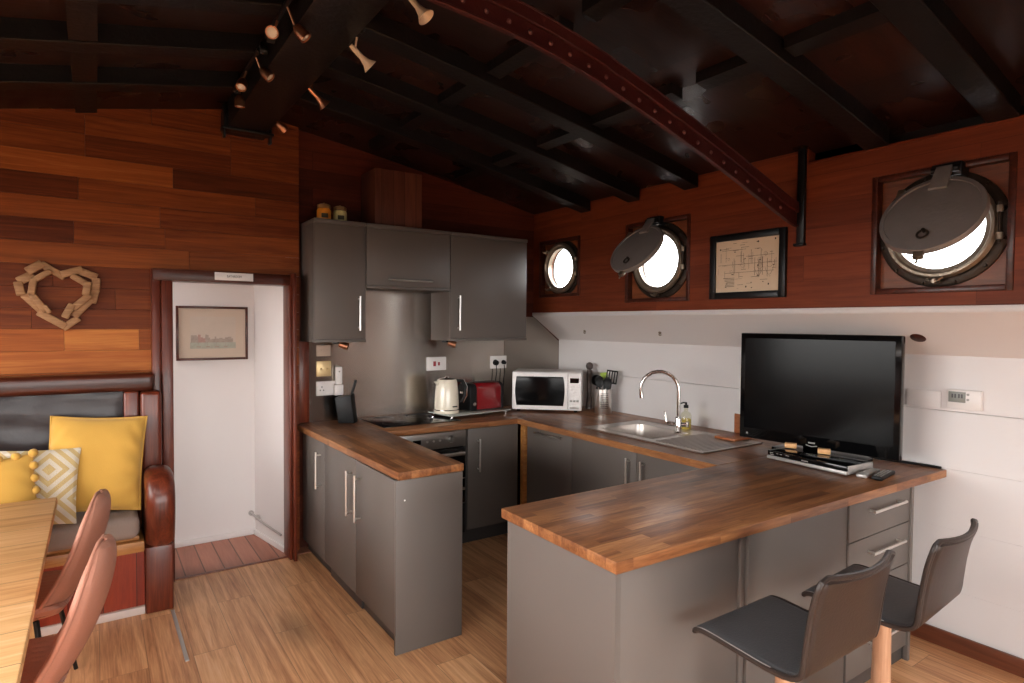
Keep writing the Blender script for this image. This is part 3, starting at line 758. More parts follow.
# left run, doors facing the camera's left (-x)
t = thing('base_cabinet', 'grey base cabinet with one door at the doorway end of the left counter', 'cabinet', (1.4, 4.1, 0), group='grey base cabinets')
part('body', carc(1.222, 1.57, 3.862, 4.40, .10, CT, 'y'), M['carcass'], t)
d = part('door', MB().box(1.20, 1.22, 3.862, 4.355, .10, CT-.004, b=.002), M['grey'], t)
mb = MB(); bar_handle(mb, (1.20, 3.94, .575), (1.20, 3.94, .775), (-1, 0, 0)); part('handle', mb, M['nickel'], d)
part('plinth', MB().box(1.25, 1.268, 3.862, 4.40, .001, .098, b=.002), M['greydk'], t)
t = thing('base_cabinet', 'grey double door base cabinet at the near end of the left counter', 'cabinet', (1.4, 3.28, 0), group='grey base cabinets')
part('body', carc(1.222, 1.57, 2.762, 3.858, .10, CT, 'y'), M['carcass'], t)
d = part('door', MB().box(1.20, 1.22, 3.30, 3.858, .10, CT-.004, b=.002), M['grey'], t)
mb = MB(); bar_handle(mb, (1.20, 3.36, .555), (1.20, 3.36, .775), (-1, 0, 0)); part('handle', mb, M['nickel'], d)
d = part('door', MB().box(1.20, 1.22, 2.760, 3.296, .10, CT-.004, b=.002), M['grey'], t)
mb = MB(); bar_handle(mb, (1.20, 3.225, .555), (1.20, 3.225, .775), (-1, 0, 0)); part('handle', mb, M['nickel'], d)
mb = MB(); mb.box(1.25, 1.268, 2.762, 3.3, .001, .098, b=.002); mb.box(1.24, 1.258, 3.302, 3.858, .001, .098, b=.002)
part('plinth', mb, M['greydk'], t)
t = thing('end_panel', 'plain grey panel closing the near end of the left counter', 'panel', (1.38, 2.7, 0), group='grey end panels')
part('board', MB().box(1.198, 1.572, 2.738, 2.757, .001, CT-.001, b=.002), M['grey'], t)
mb = MB(); mb.lathe([(0, .003), (.004, .002), (.0045, 0)], 10, Matrix.Translation((1.245, 2.738, .765)) @ Matrix.Rotation(PI/2, 4, 'X')); part('screw_cap', mb, M['whiteplastic'], t)
# oven in the back run
t = thing('built_in_oven', 'stainless steel built-in oven under the hob', 'oven', (1.91, 4.1, 0))
part('body', MB().box(1.60, 2.222, 3.86, 4.40, .10, CT, b=.002), M['blackplastic'], t)
p_ = part('control_panel', MB().box(1.60, 2.222, 3.828, 3.858, .745, CT-.006, b=.003), M['ovensteel'], t)
mb = MB(); mb.box(1.80, 1.86, 3.824, 3.829, .79, .82); part('clock_display', mb, M['glossblack'], p_)
for x in (1.91, 1.96, 2.01):
    mb = MB(); mb.cyl((x, 3.83, .803), (x, 3.822, .803), .008, seg=14, b=.001); part('button', mb, M['nickel'], p_)
for x in (2.10,):
    mb = MB(); mb.cyl((x, 3.83, .805), (x, 3.80, .805), .026, .022, seg=22, b=.003); mb.box(x-.004, x+.004, 3.797, 3.801, .785, .826); part('knob', mb, M['ovensteel'], p_)
for x in (1.70,):
    mb = MB(); mb.cyl((x, 3.83, .805), (x, 3.80, .805), .026, .022, seg=22, b=.003); part('knob', mb, M['ovensteel'], p_)
d = part('door', MB().box(1.602, 2.22, 3.832, 3.858, .33, .735, b=.003), M['glossblack'], t)
mb = MB(); mb.box(1.62, 2.20, 3.79, 3.812, .685, .71, b=.006); mb.box(1.63, 1.655, 3.81, 3.834, .688, .707); mb.box(2.165, 2.19, 3.81, 3.834, .688, .707)
part('handle', mb, M['nickel'], d)
mb = MB(); mb.box(1.602, 2.22, 3.83, 3.834, .42, .44); mb.box(1.602, 2.22, 3.829, 3.833, .505, .512); part('trim_strip', mb, M['ovensteel'], d)
d = part('drawer_front', MB().box(1.602, 2.22, 3.832, 3.858, .105, .32, b=.003), M['blackplastic'], t)
part('plinth', MB().box(1.60, 2.222, 3.88, 3.898, .001, .098), M['greydk'], t)
# back corner unit
t = thing('base_cabinet', 'single grey base cabinet door between the oven and the corner post', 'cabinet', (2.48, 4.1, 0), group='grey base cabinets')
part('body', carc(2.226, 2.69, 3.86, 4.40, .10, CT, None), M['carcass'], t)
d = part('door', MB().box(2.245, 2.692, 3.838, 3.858, .115, CT-.006, b=.002), M['grey'], t)
mb = MB(); bar_handle(mb, (2.33, 3.838, .56), (2.33, 3.838, .765), (0, -1, 0)); part('handle', mb, M['nickel'], d)
part('plinth', MB().box(2.226, 2.69, 3.89, 3.908, .001, .10), M['greydk'], t)
t = solo('corner_post', MB().box(2.712, 2.75, 3.782, 3.832, .001, CT-.001, b=.003), M['oakrail'], 'narrow light wood post in the inside corner of the cabinets', 'post')
# sink run
t = thing('base_cabinet', 'grey base cabinet with a horizontal top handle beside the corner post', 'cabinet', (3.0, 3.5, 0), group='grey base cabinets')
part('body', carc(2.76, 3.3, 3.243, 3.77, .10, CT, 'top'), M['carcass'], t)
d = part('door', MB().box(2.735, 2.757, 3.243, 3.774, .115, CT-.006, b=.002), M['grey'], t)
mb = MB(); bar_handle(mb, (2.735, 3.36, .825), (2.735, 3.62, .825), (-1, 0, 0)); part('handle', mb, M['nickel'], d)
part('plinth', MB().box(2.79, 2.808, 3.243, 3.72, .001, .10), M['greydk'], t)
t = thing('base_cabinet', 'grey double door base cabinet under the sink', 'cabinet', (3.0, 2.64, 0), group='grey base cabinets')
part('body', carc(2.76, 3.4, 2.04, 3.239, .10, .72, 'top'), M['carcass'], t)
for (a, b_, hy) in ((2.632, 3.239, 2.685), (2.04, 2.628, 2.565)):
    d = part('door', MB().box(2.735, 2.757, a, b_, .115, CT-.006, b=.002), M['grey'], t)
    mb = MB(); bar_handle(mb, (2.735, hy, .56), (2.735, hy, .79), (-1, 0, 0)); part('handle', mb, M['nickel'], d)
part('plinth', MB().box(2.79, 2.808, 2.04, 3.239, .001, .10), M['greydk'], t)
# peninsula
t = thing('end_panel', 'wide plain grey panel closing the free end of the peninsula', 'panel', (1.29, 1.64, 0), group='grey end panels')
mb = MB(); mb.prism([(1.322, 1.350), (1.345, 1.350), (1.354, 1.962), (1.331, 1.962)], 'Z', .001, CT-.001, b=.002); part('board', mb, M['grey'], t)
t = thing('breakfast_bar_panel', 'broad grey back panel under the peninsula worktop behind the nearer stool', 'panel', (1.9, 1.33, 0))
part('board', MB().box(1.347, 1.945, 1.352, 1.368, .001, CT-.001, b=.002), M['grey'], t)
part('board', MB().box(1.975, 2.683, 1.330, 1.346, .001, CT-.001, b=.002), M['grey'], t)
part('joint_strip', MB().box(1.946, 1.974, 1.342, 1.366, .001, CT-.001, b=.003), M['grey'], t)
part('backing', MB().box(1.38, 2.682, 1.372, 1.955, .10, CT-.001), M['carcass'], t)
t = thing('drawer_unit', 'grey chest of three drawers under the wall end of the peninsula', 'cabinet', (2.97, 1.6, 0))
part('body', carc(2.686, 3.285, 1.342, 1.955, .001, CT, None), M['carcass'], t)
part('side_panel', MB().box(3.262, 3.286, 1.314, 1.340, .001, CT-.001, b=.002), M['grey'], t)
for (a, b_) in ((.695, CT-.006), (.49, .691), (.285, .486), (.08, .281)):
    d = part('drawer', MB().box(2.686, 3.258, 1.322, 1.340, a, b_, b=.002), M['grey'], t)
    zh = (a+b_)/2+.035
    mb = MB(); bar_handle(mb, (2.86, 1.322, zh), (3.13, 1.322, zh), (0, -1, 0), r=.007, so=.032); part('handle', mb, M['nickel'], d)

# worktop
t = thing('worktop', 'U-shaped stained wood block worktop running round the kitchen', 'worktop', (2.4, 3.0, .87))
Z0, Z1 = .870, .910
def wpoly(poly, mat): part('worktop_section', MB().prism(poly, 'Z', Z0, Z1, b=.004), M[mat], t)
wpoly([(1.205, 2.722), (1.574, 2.732), (1.602, 3.80), (1.602, 4.4485), (1.20, 4.4485), (1.20, 4.397), (1.172, 4.397)], 'blockY')
wpoly([(1.603, 3.80), (2.66, 3.80), (2.66, 4.4485), (1.603, 4.4485)], 'blockX')
SY0, SY1, SX0, SX1 = 2.655, 3.125, 2.905, 3.275   # bowl
mb = MB()
for q in [(2.661, SX0-.012, 1.985, 4.4485), (SX1+.012, 3.577, 1.985, 4.4485), (SX0-.012, SX1+.012, 1.985, SY0-.012), (SX0-.012, SX1+.012, SY1+.012, 4.4485)]:
    mb.box(*q, Z0, Z1)
part('worktop_section', mb, M['blockY'], t)
wpoly([(1.308, 1.333), (3.577, 1.286), (3.577, 1.984), (1.315, 1.984)], 'blockX')

# sink
t = thing('kitchen_sink', 'stainless steel sink with drainer set into the worktop', 'sink', (3.1, 2.75, .911))
SX, SXb, SYa, SYb = 2.82, 3.385, 2.20, 3.225
mb = MB()
zt = .9145
for q in [(SX, SX0, SYa, SYb), (SX1, SXb, SYa, SYb), (SX0, SX1, SY1, SYb), (SX0, SX1, SYa, SY0)]: mb.box(*q, .9108, zt, b=0)
mb.tube([(SX, SYa, zt), (SXb, SYa, zt), (SXb, SYb, zt), (SX, SYb, zt)], .004, 8, closed=True)
part('rim', mb, M['steelmatt'], t)
mb = MB(); bm_ = bmesh.new(); rings = []
def rr(x0, x1, y0, y1, r, z, n=6):
    out = []
    for cx, cy, a0 in ((x1-r, y1-r, 0), (x0+r, y1-r, 90), (x0+r, y0+r, 180), (x1-r, y0+r, 270)):
        for k in range(n+1):
            a = math.radians(a0+90*k/n); out.append((cx+r*math.cos(a), cy+r*math.sin(a), z))
    return out
for ins, r, z in ((-.004, .05, zt+.0005), (0, .05, zt-.004), (.006, .055, .85), (.012, .06, .79), (.04, .06, .765), (.15, .03, .76)):
    rings.append([bm_.verts.new(p) for p in rr(SX0+ins, SX1-ins, SY0+ins, SY1-ins, r, z)])
for a, c in zip(rings, rings[1:]):
    n = len(a)
    for k in range(n): bm_.faces.new((a[k], a[(k+1) % n], c[(k+1) % n], c[k]))
bm_.faces.new(rings[-1]); mb._add(bm_)
part('bowl', mb, M['steelmatt'], t)
mb = MB()
for k in range(14):
    y = SYa+.035+k*.027; mb.box(SX+.05, SXb-.05, y, y+.012, zt-.0005, zt+.004, b=.003)
part('drainer', mb, M['steelmatt'], t)
mb = MB(); mb.cyl((3.09, 2.89, .7605), (3.09, 2.89, .764), .035, seg=20); part('plug_hole', mb, M['chrome'], t)
# tap
t = thing('kitchen_tap', 'tall curved chrome kitchen tap behind the sink bowl', 'tap', (3.2, 2.70, .9155))
mb = MB(); mb.lathe([(0, 0), (.028, 0), (.028, .006), (.022, .012), (.022, .10), (.018, .112), (0, .112)], 22, Matrix.Translation((3.2, 2.70, .9155))); part('tap_body', mb, M['chrome'], t)
arc = [(3.2, 2.70, 1.02), (3.2, 2.70, 1.2)]
for k in range(1, 13):
    a = PI*k/12*1.08; rr_ = .125
    q = rr_-rr_*math.cos(a); arc.append((3.2-q*.62, 2.70+q*.78, 1.2+rr_*math.sin(a)))
mb = MB(); mb.tube(arc, .0125, 14); e_ = Vector(arc[-1]); d_ = (e_-Vector(arc[-2])).normalized(); mb.cyl(e_-d_*.01, e_+d_*.03, .0145, seg=14, b=.002); part('spout', mb, M['chrome'], t)
mb = MB(); mb.cyl((3.2, 2.70, .975), (3.16, 2.75, .975), .014, seg=14, b=.002); mb.tube([(3.158, 2.752, .975), (3.15, 2.765, 1.0), (3.145, 2.77, 1.06)], [.008, .007, .006], 10)
mb.cyl((3.2, 2.70, .975), (3.235, 2.655, .975), .014, seg=14, b=.002); mb.cyl((3.235, 2.655, .96), (3.235, 2.655, .995), .012, seg=14, b=.002)
part('lever', mb, M['chrome'], t)
# soap bottle
t = thing('soap_bottle', 'glass soap bottle with yellow liquid behind the tap', 'bottle', (3.385, 2.79, .911))
T = Matrix.Translation((3.385, 2.79, .911))
mb = MB(); mb.lathe([(0, 0), (.036, 0), (.038, .005), (.038, .095), (.03, .115), (.014, .125), (.013, .15), (0, .15)], 24, T); part('bottle_glass', mb, M['soapglass'], t)
mb = MB(); mb.lathe([(0, .004), (.033, .004), (.034, .008), (.034, .075), (0, .075)], 24, T); part('soap_liquid', mb, M['soap'], t)
mb = MB(); mb.lathe([(0, .15), (.017, .15), (.017, .17), (.008, .174), (.007, .19), (0, .19)], 16, T); mb.tube([(3.385, 2.79, 1.095), (3.373, 2.805, 1.097), (3.361, 2.82, 1.089)], .005, 8); part('pump', mb, M['blackplastic'], t)

# hob
t = thing('ceramic_hob', 'black ceramic glass hob set in the back worktop', 'hob', (1.93, 4.17, .911))
part('glass_plate', MB().box(1.63, 2.24, 3.93, 4.42, .9108, .917, b=.002), M['hobglass'], t)
for (x, y, r) in ((1.78, 4.06, .10), (1.78, 4.30, .075), (2.07, 4.06, .075), (2.07, 4.30, .10)):
    mb = MB(); mb.tube([(x+r*math.cos(2*PI*k/40), y+r*math.sin(2*PI*k/40), .9168) for k in range(40)], .0008, 6, closed=True); part('heating_ring', mb, M['greydk'], t)

# knife block
t = thing('knife_block', 'black knife block with one knife at the doorway end of the worktop', 'knife block', (1.51, 4.30, .911), rotz=math.radians(-35))
K = ROOTM[t.name]
mb = MB(); mb.prism([(-.06, 0), (.055, 0), (.03, .205), (-.085, .185)], 'Y', -.05, .05, b=.005, M=K); part('block', mb, M['blackplastic'], t)
mb = MB()
for k in range(4): mb.box(-.06+k*.022, -.054+k*.022, -.034, .034, .187+k*.0035, .192+k*.0035, M=K)
part('slot_rim', mb, M['glossblack'], t)
mb = MB(); mb.prism([(.012, .19), (.028, .193), (.062, .305), (.046, .31)], 'Y', -.012, .012, b=.004, M=K); h = part('knife_handle', mb, M['blackplastic'], t)
mb = MB(); mb.box(.008, .03, -.013, .013, .188, .20, b=.002, M=K); part('bolster', mb, M['chrome'], h)

# sockets and switches on the steel
def plate(name, label, cat, x0, x1, z0, z1, mat, y=YB-.004):
    t = thing(name, label, cat, ((x0+x1)/2, y, (z0+z1)/2))
    part('plate', MB().box(x0, x1, y-.010, y-.0005, z0, z1, b=.004), M[mat], t)
    return t
y_ = YB-.0145
t = plate('light_switch', 'beige switch plate at the top, just under the narrow wall cabinet', 'switch', 1.322, 1.425, 1.388, 1.468, 'beigeplastic')
for x in (1.35, 1.39): part('rocker', MB().box(x-.010, x+.010, y_-.005, y_+.002, 1.415, 1.44, b=.002), M['beigeplastic'], t)
t = plate('light_switch', 'brass double switch plate above the white double socket', 'switch', 1.322, 1.43, 1.24, 1.352, 'brass')
for x in (1.352, 1.40): mb = MB(); mb.cyl((x, y_+.002, 1.296), (x, y_-.012, 1.290), .007, seg=10, b=.001); part('rocker', mb, M['brass'], t)
t = plate('wall_socket', 'white double socket with a plug-in unit, beside the knife block', 'socket', 1.32, 1.475, 1.10, 1.205, 'whiteplastic')
for x in (1.36,):
    for dx, dz in ((0, .018), (-.012, -.006), (.012, -.006)): part('pin_hole', MB().box(x+dx-.004, x+dx+.004, y_-.0005, y_+.002, 1.145+dz-.004, 1.145+dz+.004), M['blackplastic'], t)
for x in (1.375,): part('rocker', MB().box(x-.005, x+.005, y_-.003, y_+.002, 1.178, 1.192, b=.001), M['whiteplastic'], t)
t = thing('plug_in_unit', 'tall white plug-in unit standing out of the double socket near the knife block', 'adapter', (1.475, y_, 1.12))
part('body', MB().box(1.44, 1.505, y_-.05, y_-.0015, 1.10, 1.18, b=.008), M['whiteplastic'], t)
part('upright', MB().box(1.452, 1.50, y_-.04, y_-.0015, 1.181, 1.31, b=.008), M['whiteplastic'], t)
mb = MB(); mb.cyl((1.476, y_-.041, 1.275), (1.476, y_-.043, 1.275), .006, seg=10); part('button', mb, M['greyplastic'], t)
t = plate('cooker_switch', 'white cooker switch plate with red rocker above the kettle', 'switch', 2.205, 2.385, 1.25, 1.36, 'whiteplastic')
part('rocker', MB().box(2.265, 2.288, y_-.005, y_+.002, 1.285, 1.325, b=.002), M['redswitch'], t)
part('rocker', MB().box(2.308, 2.324, y_-.004, y_+.002, 1.290, 1.318, b=.002), M['redswitch'], t)
t = plate('wall_socket', 'white double socket with two black plugs above the toaster', 'socket', 2.815, 2.985, 1.245, 1.355, 'whiteplastic')
for x, lb in ((2.862, 'black plug in the double socket above the toaster, its left half'), (2.945, 'black plug in the double socket above the toaster, its right half')):
    pl = thing('power_plug', lb, 'plug', (x, y_, 1.30), group='black plugs above the toaster')
    mb = MB(); mb.cyl((x, y_-.001, 1.30), (x, y_-.035, 1.295), .026 if x < 2.9 else .02, .022 if x < 2.9 else .016, seg=16, b=.004); part('plug_body', mb, M['blackplastic'], pl)
    mb = MB(); mb.tube([(x, y_-.02, 1.276), (x+.005, y_-.022, 1.22), (x-.004, y_-.018, 1.15), (x-.01, y_-.02, 1.08)], .004, 8); part('flex', mb, M['blackplastic'], pl)

# glass tray with kettle and toaster
TA = math.radians(7)
t = thing('glass_tray', 'glass worktop board on small feet under the kettle and toaster', 'board', (2.47, 4.19, .911), rotz=TA)
K = ROOTM[t.name]
part('board', MB().box(-.30, .30, -.155, .155, .022, .030, b=.003, M=K), plain('frosted_glass_board', (176, 176, 168), .15, var=.03), t)
for x in (-.27, .27):
    for y in (-.125, .125): mb = MB(); mb.cyl((x, y, 0 if x > 0 else .0065), (x, y, .0215), .011, seg=14, b=.001, M=K); part('foot', mb, M['chrome'], t)
zt_ = .942
t = thing('electric_kettle', 'cream electric kettle on the glass board', 'kettle', (2.252, 4.18, zt_))
T = Matrix.Translation((2.252, 4.18, zt_)) @ Matrix.Diagonal((1.1, 1.1, 1.1, 1))
mb = MB(); mb.lathe([(0, 0), (.088, 0), (.09, .006), (.09, .018), (.086, .022), (0, .022)], 32, T); part('power_base', mb, M['cream'], t)
mb = MB(); mb.lathe([(0, .024), (.084, .024), (.087, .03), (.086, .06), (.082, .15), (.073, .222), (.066, .236), (0, .236)], 36, T)
mb.prism([(-.062, .18), (-.098, .222), (-.062, .228)], 'Y', -.02, .02, b=.006, M=T)
part('kettle_body', mb, M['cream'], t)
mb = MB(); mb.lathe([(0, .256), (.012, .256), (.014, .248), (.05, .243), (.064, .2365), (0, .2365)], 28, T); part('lid', mb, M['chrome'], t)
mb = MB(); mb.tube([(.06, -.01, .225), (.11, -.025, .222), (.128, -.03, .18), (.126, -.03, .12), (.104, -.023, .075), (.08, -.015, .07)], [.010, .012, .012, .012, .010, .008], 12, M=T); h = part('handle', mb, M['blackplastic'], t)
mb = MB(); mb.tube([(.115, -.035, .232), (.141, -.042, .18), (.139, -.042, .115), (.115, -.034, .065)], .0045, 8, M=T); part('chrome_strip', mb, M['chrome'], h)
part('badge', MB().box(.0, .036, -.091, -.084, .045, .053, b=.001, M=T), M['blackplastic'], t)
mb = MB(); mb.lathe([(.0895, .0195), (.0905, .0205), (.0905, .026), (.0885, .027)], 32, T); part('base_band', mb, M['chrome'], t)
t = thing('toaster', 'red and black toaster between the kettle and the microwave', 'toaster', (2.585, 4.22, zt_), rotz=TA)
K = ROOTM[t.name] @ Matrix.Diagonal((1.18, 1.0, 1.1, 1))
def tprof(w, h): 
    out = [(-w, 0)]
    for k in range(9):
        a = PI-PI*.5*k/8; out.append((-w+.05+.05*math.cos(a), h-.05+.05*math.sin(a)))
    for k in range(9):
        a = PI*.5-PI*.5*k/8; out.append((w-.05+.05*math.cos(a), h-.05+.05*math.sin(a)))
    return out+[(w, 0)]
mb = MB(); mb.prism([(y, z+.008) for y, z in tprof(.085, .19)], 'X', -.085, .125, b=.006, M=K); part('red_shell', mb, M['redgloss'], t)
mb = MB(); mb.prism([(y, z+.004) for y, z in tprof(.088, .195)], 'X', -.145, -.086, b=.012, M=K); part('end_cap', mb, M['blackplastic'], t); mb = MB(); mb.prism([(y, z+.004) for y, z in tprof(.088, .195)], 'X', .126, .15, b=.01, M=K); part('end_cap', mb, M['blackplastic'], t)
mb = MB(); mb.box(-.07, .11, -.045, -.015, .196, .201, b=.002, M=K); mb.box(-.07, .11, .015, .045, .196, .201, b=.002, M=K); part('slot', mb, M['blackmetal'], t)
mb = MB(); mb.box(-.165, -.146, -.022, .022, .12, .14, b=.004, M=K); part('lever', mb, M['chrome'], t)
mb = MB(); mb.cyl((-.11, -.092, .05), (-.11, -.087, .05), .014, seg=16, M=K); part('dial', mb, M['chrome'], t)
# microwave
MA = math.radians(-43)
t = thing('microwave_oven', 'white microwave set diagonally in the worktop corner', 'microwave', (2.835, 4.135, .911), rotz=MA)
K = ROOTM[t.name]; W_, H_, D_ = .575, .315, .36
part('case', MB().box(0, W_, .024, D_, .016, H_+.016, b=.008, M=K), M['whiteplastic'], t)
for x in (.05, W_-.05):
    for y in (.06, D_-.05): mb = MB(); mb.cyl((x, y, 0), (x, y, .017), .016, seg=12, M=K); part('foot', mb, M['blackplastic'], t)
mb = MB(); a0, a1, c0, c1 = .004, .462, .020, H_+.012
d = part('door', MB().box(a0, a1, 0, .0235, c0, c1, b=.005, M=K), M['whiteplastic'], t)
op = []
wx0, wx1, wz0, wz1 = .04, .425, .055, H_-.022
for k in range(13):
    v = k/12; op.append((wx1+.012*math.sin(PI*v), wz0+(wz1-wz0)*v))
for k in range(13):
    v = 1-k/12; op.append((wx0-.012*math.sin(PI*v), wz0+(wz1-wz0)*v))
mb = MB(); mb.prism(op, 'Y', -.002, .004, b=.001, M=K); part('window', mb, M['screen'], d)
c_ = part('control_panel', MB().box(.465, W_-.004, .0, .0235, c0, c1, b=.005, M=K), M['whiteplastic'], t)
part('display', MB().box(.48, .553, -.002, .002, H_-.07, H_-.03, M=K), M['glossblack'], c_)
for r_ in range(6):
    for q in range(3): part('button', MB().box(.480+q*.026, .500+q*.026, -.002, .001, H_-.105-r_*.024, H_-.089-r_*.024, b=.001, M=K), M['greyplastic'] if r_ == 5 else M['whiteplastic'], c_)
part('door_release', MB().box(.480, .553, -.003, .002, .035, .065, b=.002, M=K), M['silverplastic'], c_)

# utensil pot
UX, UY = 3.42, 3.665
t = thing('utensil_pot', 'perforated steel utensil pot beside the microwave', 'pot', (UX, UY, .911))
T = Matrix.Translation((UX, UY, .911))
mb = MB(); mb.lathe([(0, 0), (.068, 0), (.07, .004), (.07, .198), (.067, .2), (.066, .198), (.066, .006), (0, .006)], 32, T); part('pot_wall', mb, M['steelmatt'], t)
mb = MB()
vd = math.atan2(-UY, -UX)
for i in range(7):
    for j in range(9):
        a = vd+.15+(i-3)*.13; p = Vector((UX+.0702*math.cos(a), UY+.0702*math.sin(a), .911+.05+j*.0145)); nrm = Vector((math.cos(a), math.sin(a), 0))
        mb.cyl(p-nrm*.001, p+nrm*.0006, .0035, seg=8)
part('perforation', mb, M['blackplastic'], t)
def utensil(label, dx, dy, tilt, az, L, head, mat, cat='utensil'):
    """stands in the pot: handle from the pot's floor, head at the top"""
    t = thing('kitchen_utensil', label, cat, (UX+dx, UY+dy, .92), group='utensils in the steel pot')
    T = Matrix.Translation((UX+dx, UY+dy, .92)) @ Matrix.Rotation(az, 4, 'Z') @ Matrix.Rotation(tilt, 4, 'Y')
    mb = MB(); mb.cyl((0, 0, 0), (0, 0, L), .006, .007, seg=10, M=T); part('handle', mb, M['blackplastic'], t)
    mb = MB(); fz = vd-az
    T2 = T @ Matrix.Translation((0, 0, L)) @ Matrix.Rotation(fz, 4, 'Z')   # local x faces the camera
    if head == 'turner':
        w = .046
        mb.box(-.003, .003, -w, w, 0, .012, b=.002, M=T2); mb.box(-.003, .003, -w, w, .098, .11, b=.002, M=T2)
        for k in range(5): yy = -w+(2*w-.010)*k/4; mb.box(-.003, .003, yy, yy+.010, .012, .098, M=T2)
    elif head == 'spoon':
        mb.sheet(lambda u, v: (.006*(u*u+v*v), .034*u*math.sqrt(max(0, 1-.5*v*v)), .05+.05*v*math.sqrt(max(0, 1-.5*u*u))), 14, 14, lambda u, v: .004, M=T2)
    elif head == 'ladle':
        mb.lathe([(.045, 0), (.043, -.02), (.03, -.038), (0, -.045), (0, -.041), (.028, -.034), (.04, -.018), (.042, 0)], 20, T2 @ Matrix.Translation((.0, 0, .055)) @ Matrix.Rotation(PI/2*.9, 4, 'Y'))
    elif head == 'spatula':
        mb.prism([(-.026, 0), (.026, 0), (.032, .09), (.02, .105), (-.032, .10)], 'X', -.004, .004, b=.003, M=T2)
    part('head', mb, M[mat], t)
utensil('black slotted turner standing tallest in the steel pot', .022, -.02, .13, math.radians(-35), .235, 'turner', 'blackplastic')
utensil('lime green spatula in the middle of the steel pot', .014, .0, .02, math.radians(150), .22, 'spatula', 'lime')
utensil('black ladle leaning left out of the steel pot', -.032, .026, .05, math.radians(140), .205, 'ladle', 'blackplastic')
utensil('black serving spoon leaning far left over the steel pot rim', -.025, -.012, .10, math.radians(172), .205, 'spoon', 'blackplastic')
utensil('black spoon low at the front right of the steel pot', -.004, -.038, .04, math.radians(-60), .19, 'spoon', 'blackplastic')
# tall dark round-topped item next to the microwave
t = thing('pepper_mill', 'tall dark round-topped mill behind the right end of the microwave', 'mill', (3.53, 3.99, .911))
T = Matrix.Translation((3.495, 3.92, .9105)); 
mb = MB(); mb.lathe([(0, 0), (.032, 0), (.033, .01), (.026, .05), (.02, .12), (.022, .22), (.026, .30), (.02, .335), (0, .335)], 22, T); part('mill_body', mb, plain('dark_walnut', (74, 60, 54), .4), t)
mb = MB(); mb.lathe([(0, .336), (.014, .336), (.028, .35), (.032, .37), (.026, .39), (.01, .40), (0, .40)], 22, T); part('mill_head', mb, plain('dark_walnut_head', (66, 54, 50), .4), t)

# ------------------------------------------------------------------ television corner
tv_l, tv_r = Vector((3.205, 2.238, 0)), Vector((3.295, 1.388, 0))
dirv = (tv_r-tv_l).normalized(); ang = math.atan2(dirv.y, dirv.x); Wt = (tv_r-tv_l).length
t = thing('television', 'black flat screen television on the worktop against the white wall', 'television', (tv_l.x, tv_l.y, .911), rotz=ang)
K = ROOTM[t.name]          # local x along the screen, local -y... towards the room
s = -1                     # the room lies on local -y
z0, z1 = .056, .682
part('bezel', MB().box(0, Wt, 0, .045, z0, z1, b=.006, M=K), M['glossblack'], t)
part('screen', MB().box(.03, Wt-.03, -.0015, .002, z0+.062, z1-.03, M=K), M['screen'], t)
part('rear_cover', MB().box(.08, Wt-.08, .0455, .095, z0+.06, z1-.08, b=.02, M=K), M['blackplastic'], t)
mb = MB(); mb.box(Wt/2-.018, Wt/2+.018, -.003, .0, z0+.022, z0+.030, b=.001, M=K); mb.tube([(Wt/2-.03, -.001, z0+.012), (Wt/2, -.004, z0+.006), (Wt/2+.03, -.001, z0+.012)], .003, 6, M=K)
part('logo', mb, M['greyplastic'], t)
mb = MB(); mb.box(Wt/2-.07, Wt/2+.07, .046, .075, .018, .20, b=.005, M=K); part('neck', mb, M['glossblack'], t)
mb = MB(); mb.prism([(Wt/2-.25, .05), (Wt/2-.2, .03), (Wt/2+.2, .03), (Wt/2+.25, .05), (Wt/2+.25, .17), (Wt/2+.2, .22), (Wt/2-.2, .22), (Wt/2-.25, .17)], 'Z', .0005, .0175, b=.004, M=K); part('stand', mb, M['glossblack'], t)
mb = MB(); mb.cyl((.05, -.002, z0+.03), (.05, .001, z0+.03), .006, seg=10, M=K); part('power_light', mb, M['greyplastic'], t)

PA = math.radians(-4)
t = thing('disc_player', 'slim black and silver disc player in front of the television', 'disc player', (3.012, 1.715, .911), rotz=PA)
K = ROOTM[t.name]
part('case', MB().box(.012, .222, -.215, .215, .006, .046, b=.003, M=K), M['glossblack'], t)
part('silver_side', MB().box(.0125, .224, -.2235, -.2155, .005, .047, b=.002, M=K), M['silverplastic'], t)
part('silver_side', MB().box(.0125, .224, .2155, .2235, .005, .047, b=.002, M=K), M['silverplastic'], t)
f_ = part('front_strip', MB().box(-.004, .012, -.222, .222, .004, .021, b=.002, M=K), M['silverplastic'], t)
f2_ = part('front_window', MB().box(0, .0118, -.220, .220, .0215, .046, b=.002, M=K), M['glossblack'], t)
mb = MB()
mb.box(-.001, .0008, -.018, .018, .027, .033, M=K)
for y, w in ((.195, .02), (.16, .012), (.138, .012), (.1, .02)): mb.box(-.001, .0008, y-w/2, y+w/2, .035, .0385, M=K)
mb.box(-.001, .0008, .18, .205, .026, .030, M=K)
part('logo', mb, M['silverplastic'], f2_)
for x in (.03, .18):
    for y in (-.18, .18): part('foot', MB().box(x-.01, x+.01, y-.01, y+.01, 0, .0055, M=K), M['blackplastic'], t)
for (px, py, lb, rz) in ((3.192, 1.90, 'light wooden block on the disc player, nearer the sink', .5), (3.198, 1.715, 'light wooden block on the disc player, under the middle of the screen', .45)):
    solo('wooden_block', MB().box(-.02, .02, -.03, .03, 0, .026, b=.002, M=Matrix.Translation((px, py, .9585)) @ Matrix.Rotation(rz, 4, 'Z')), M['blockwood'], lb, 'block', 'wooden blocks on the disc player')
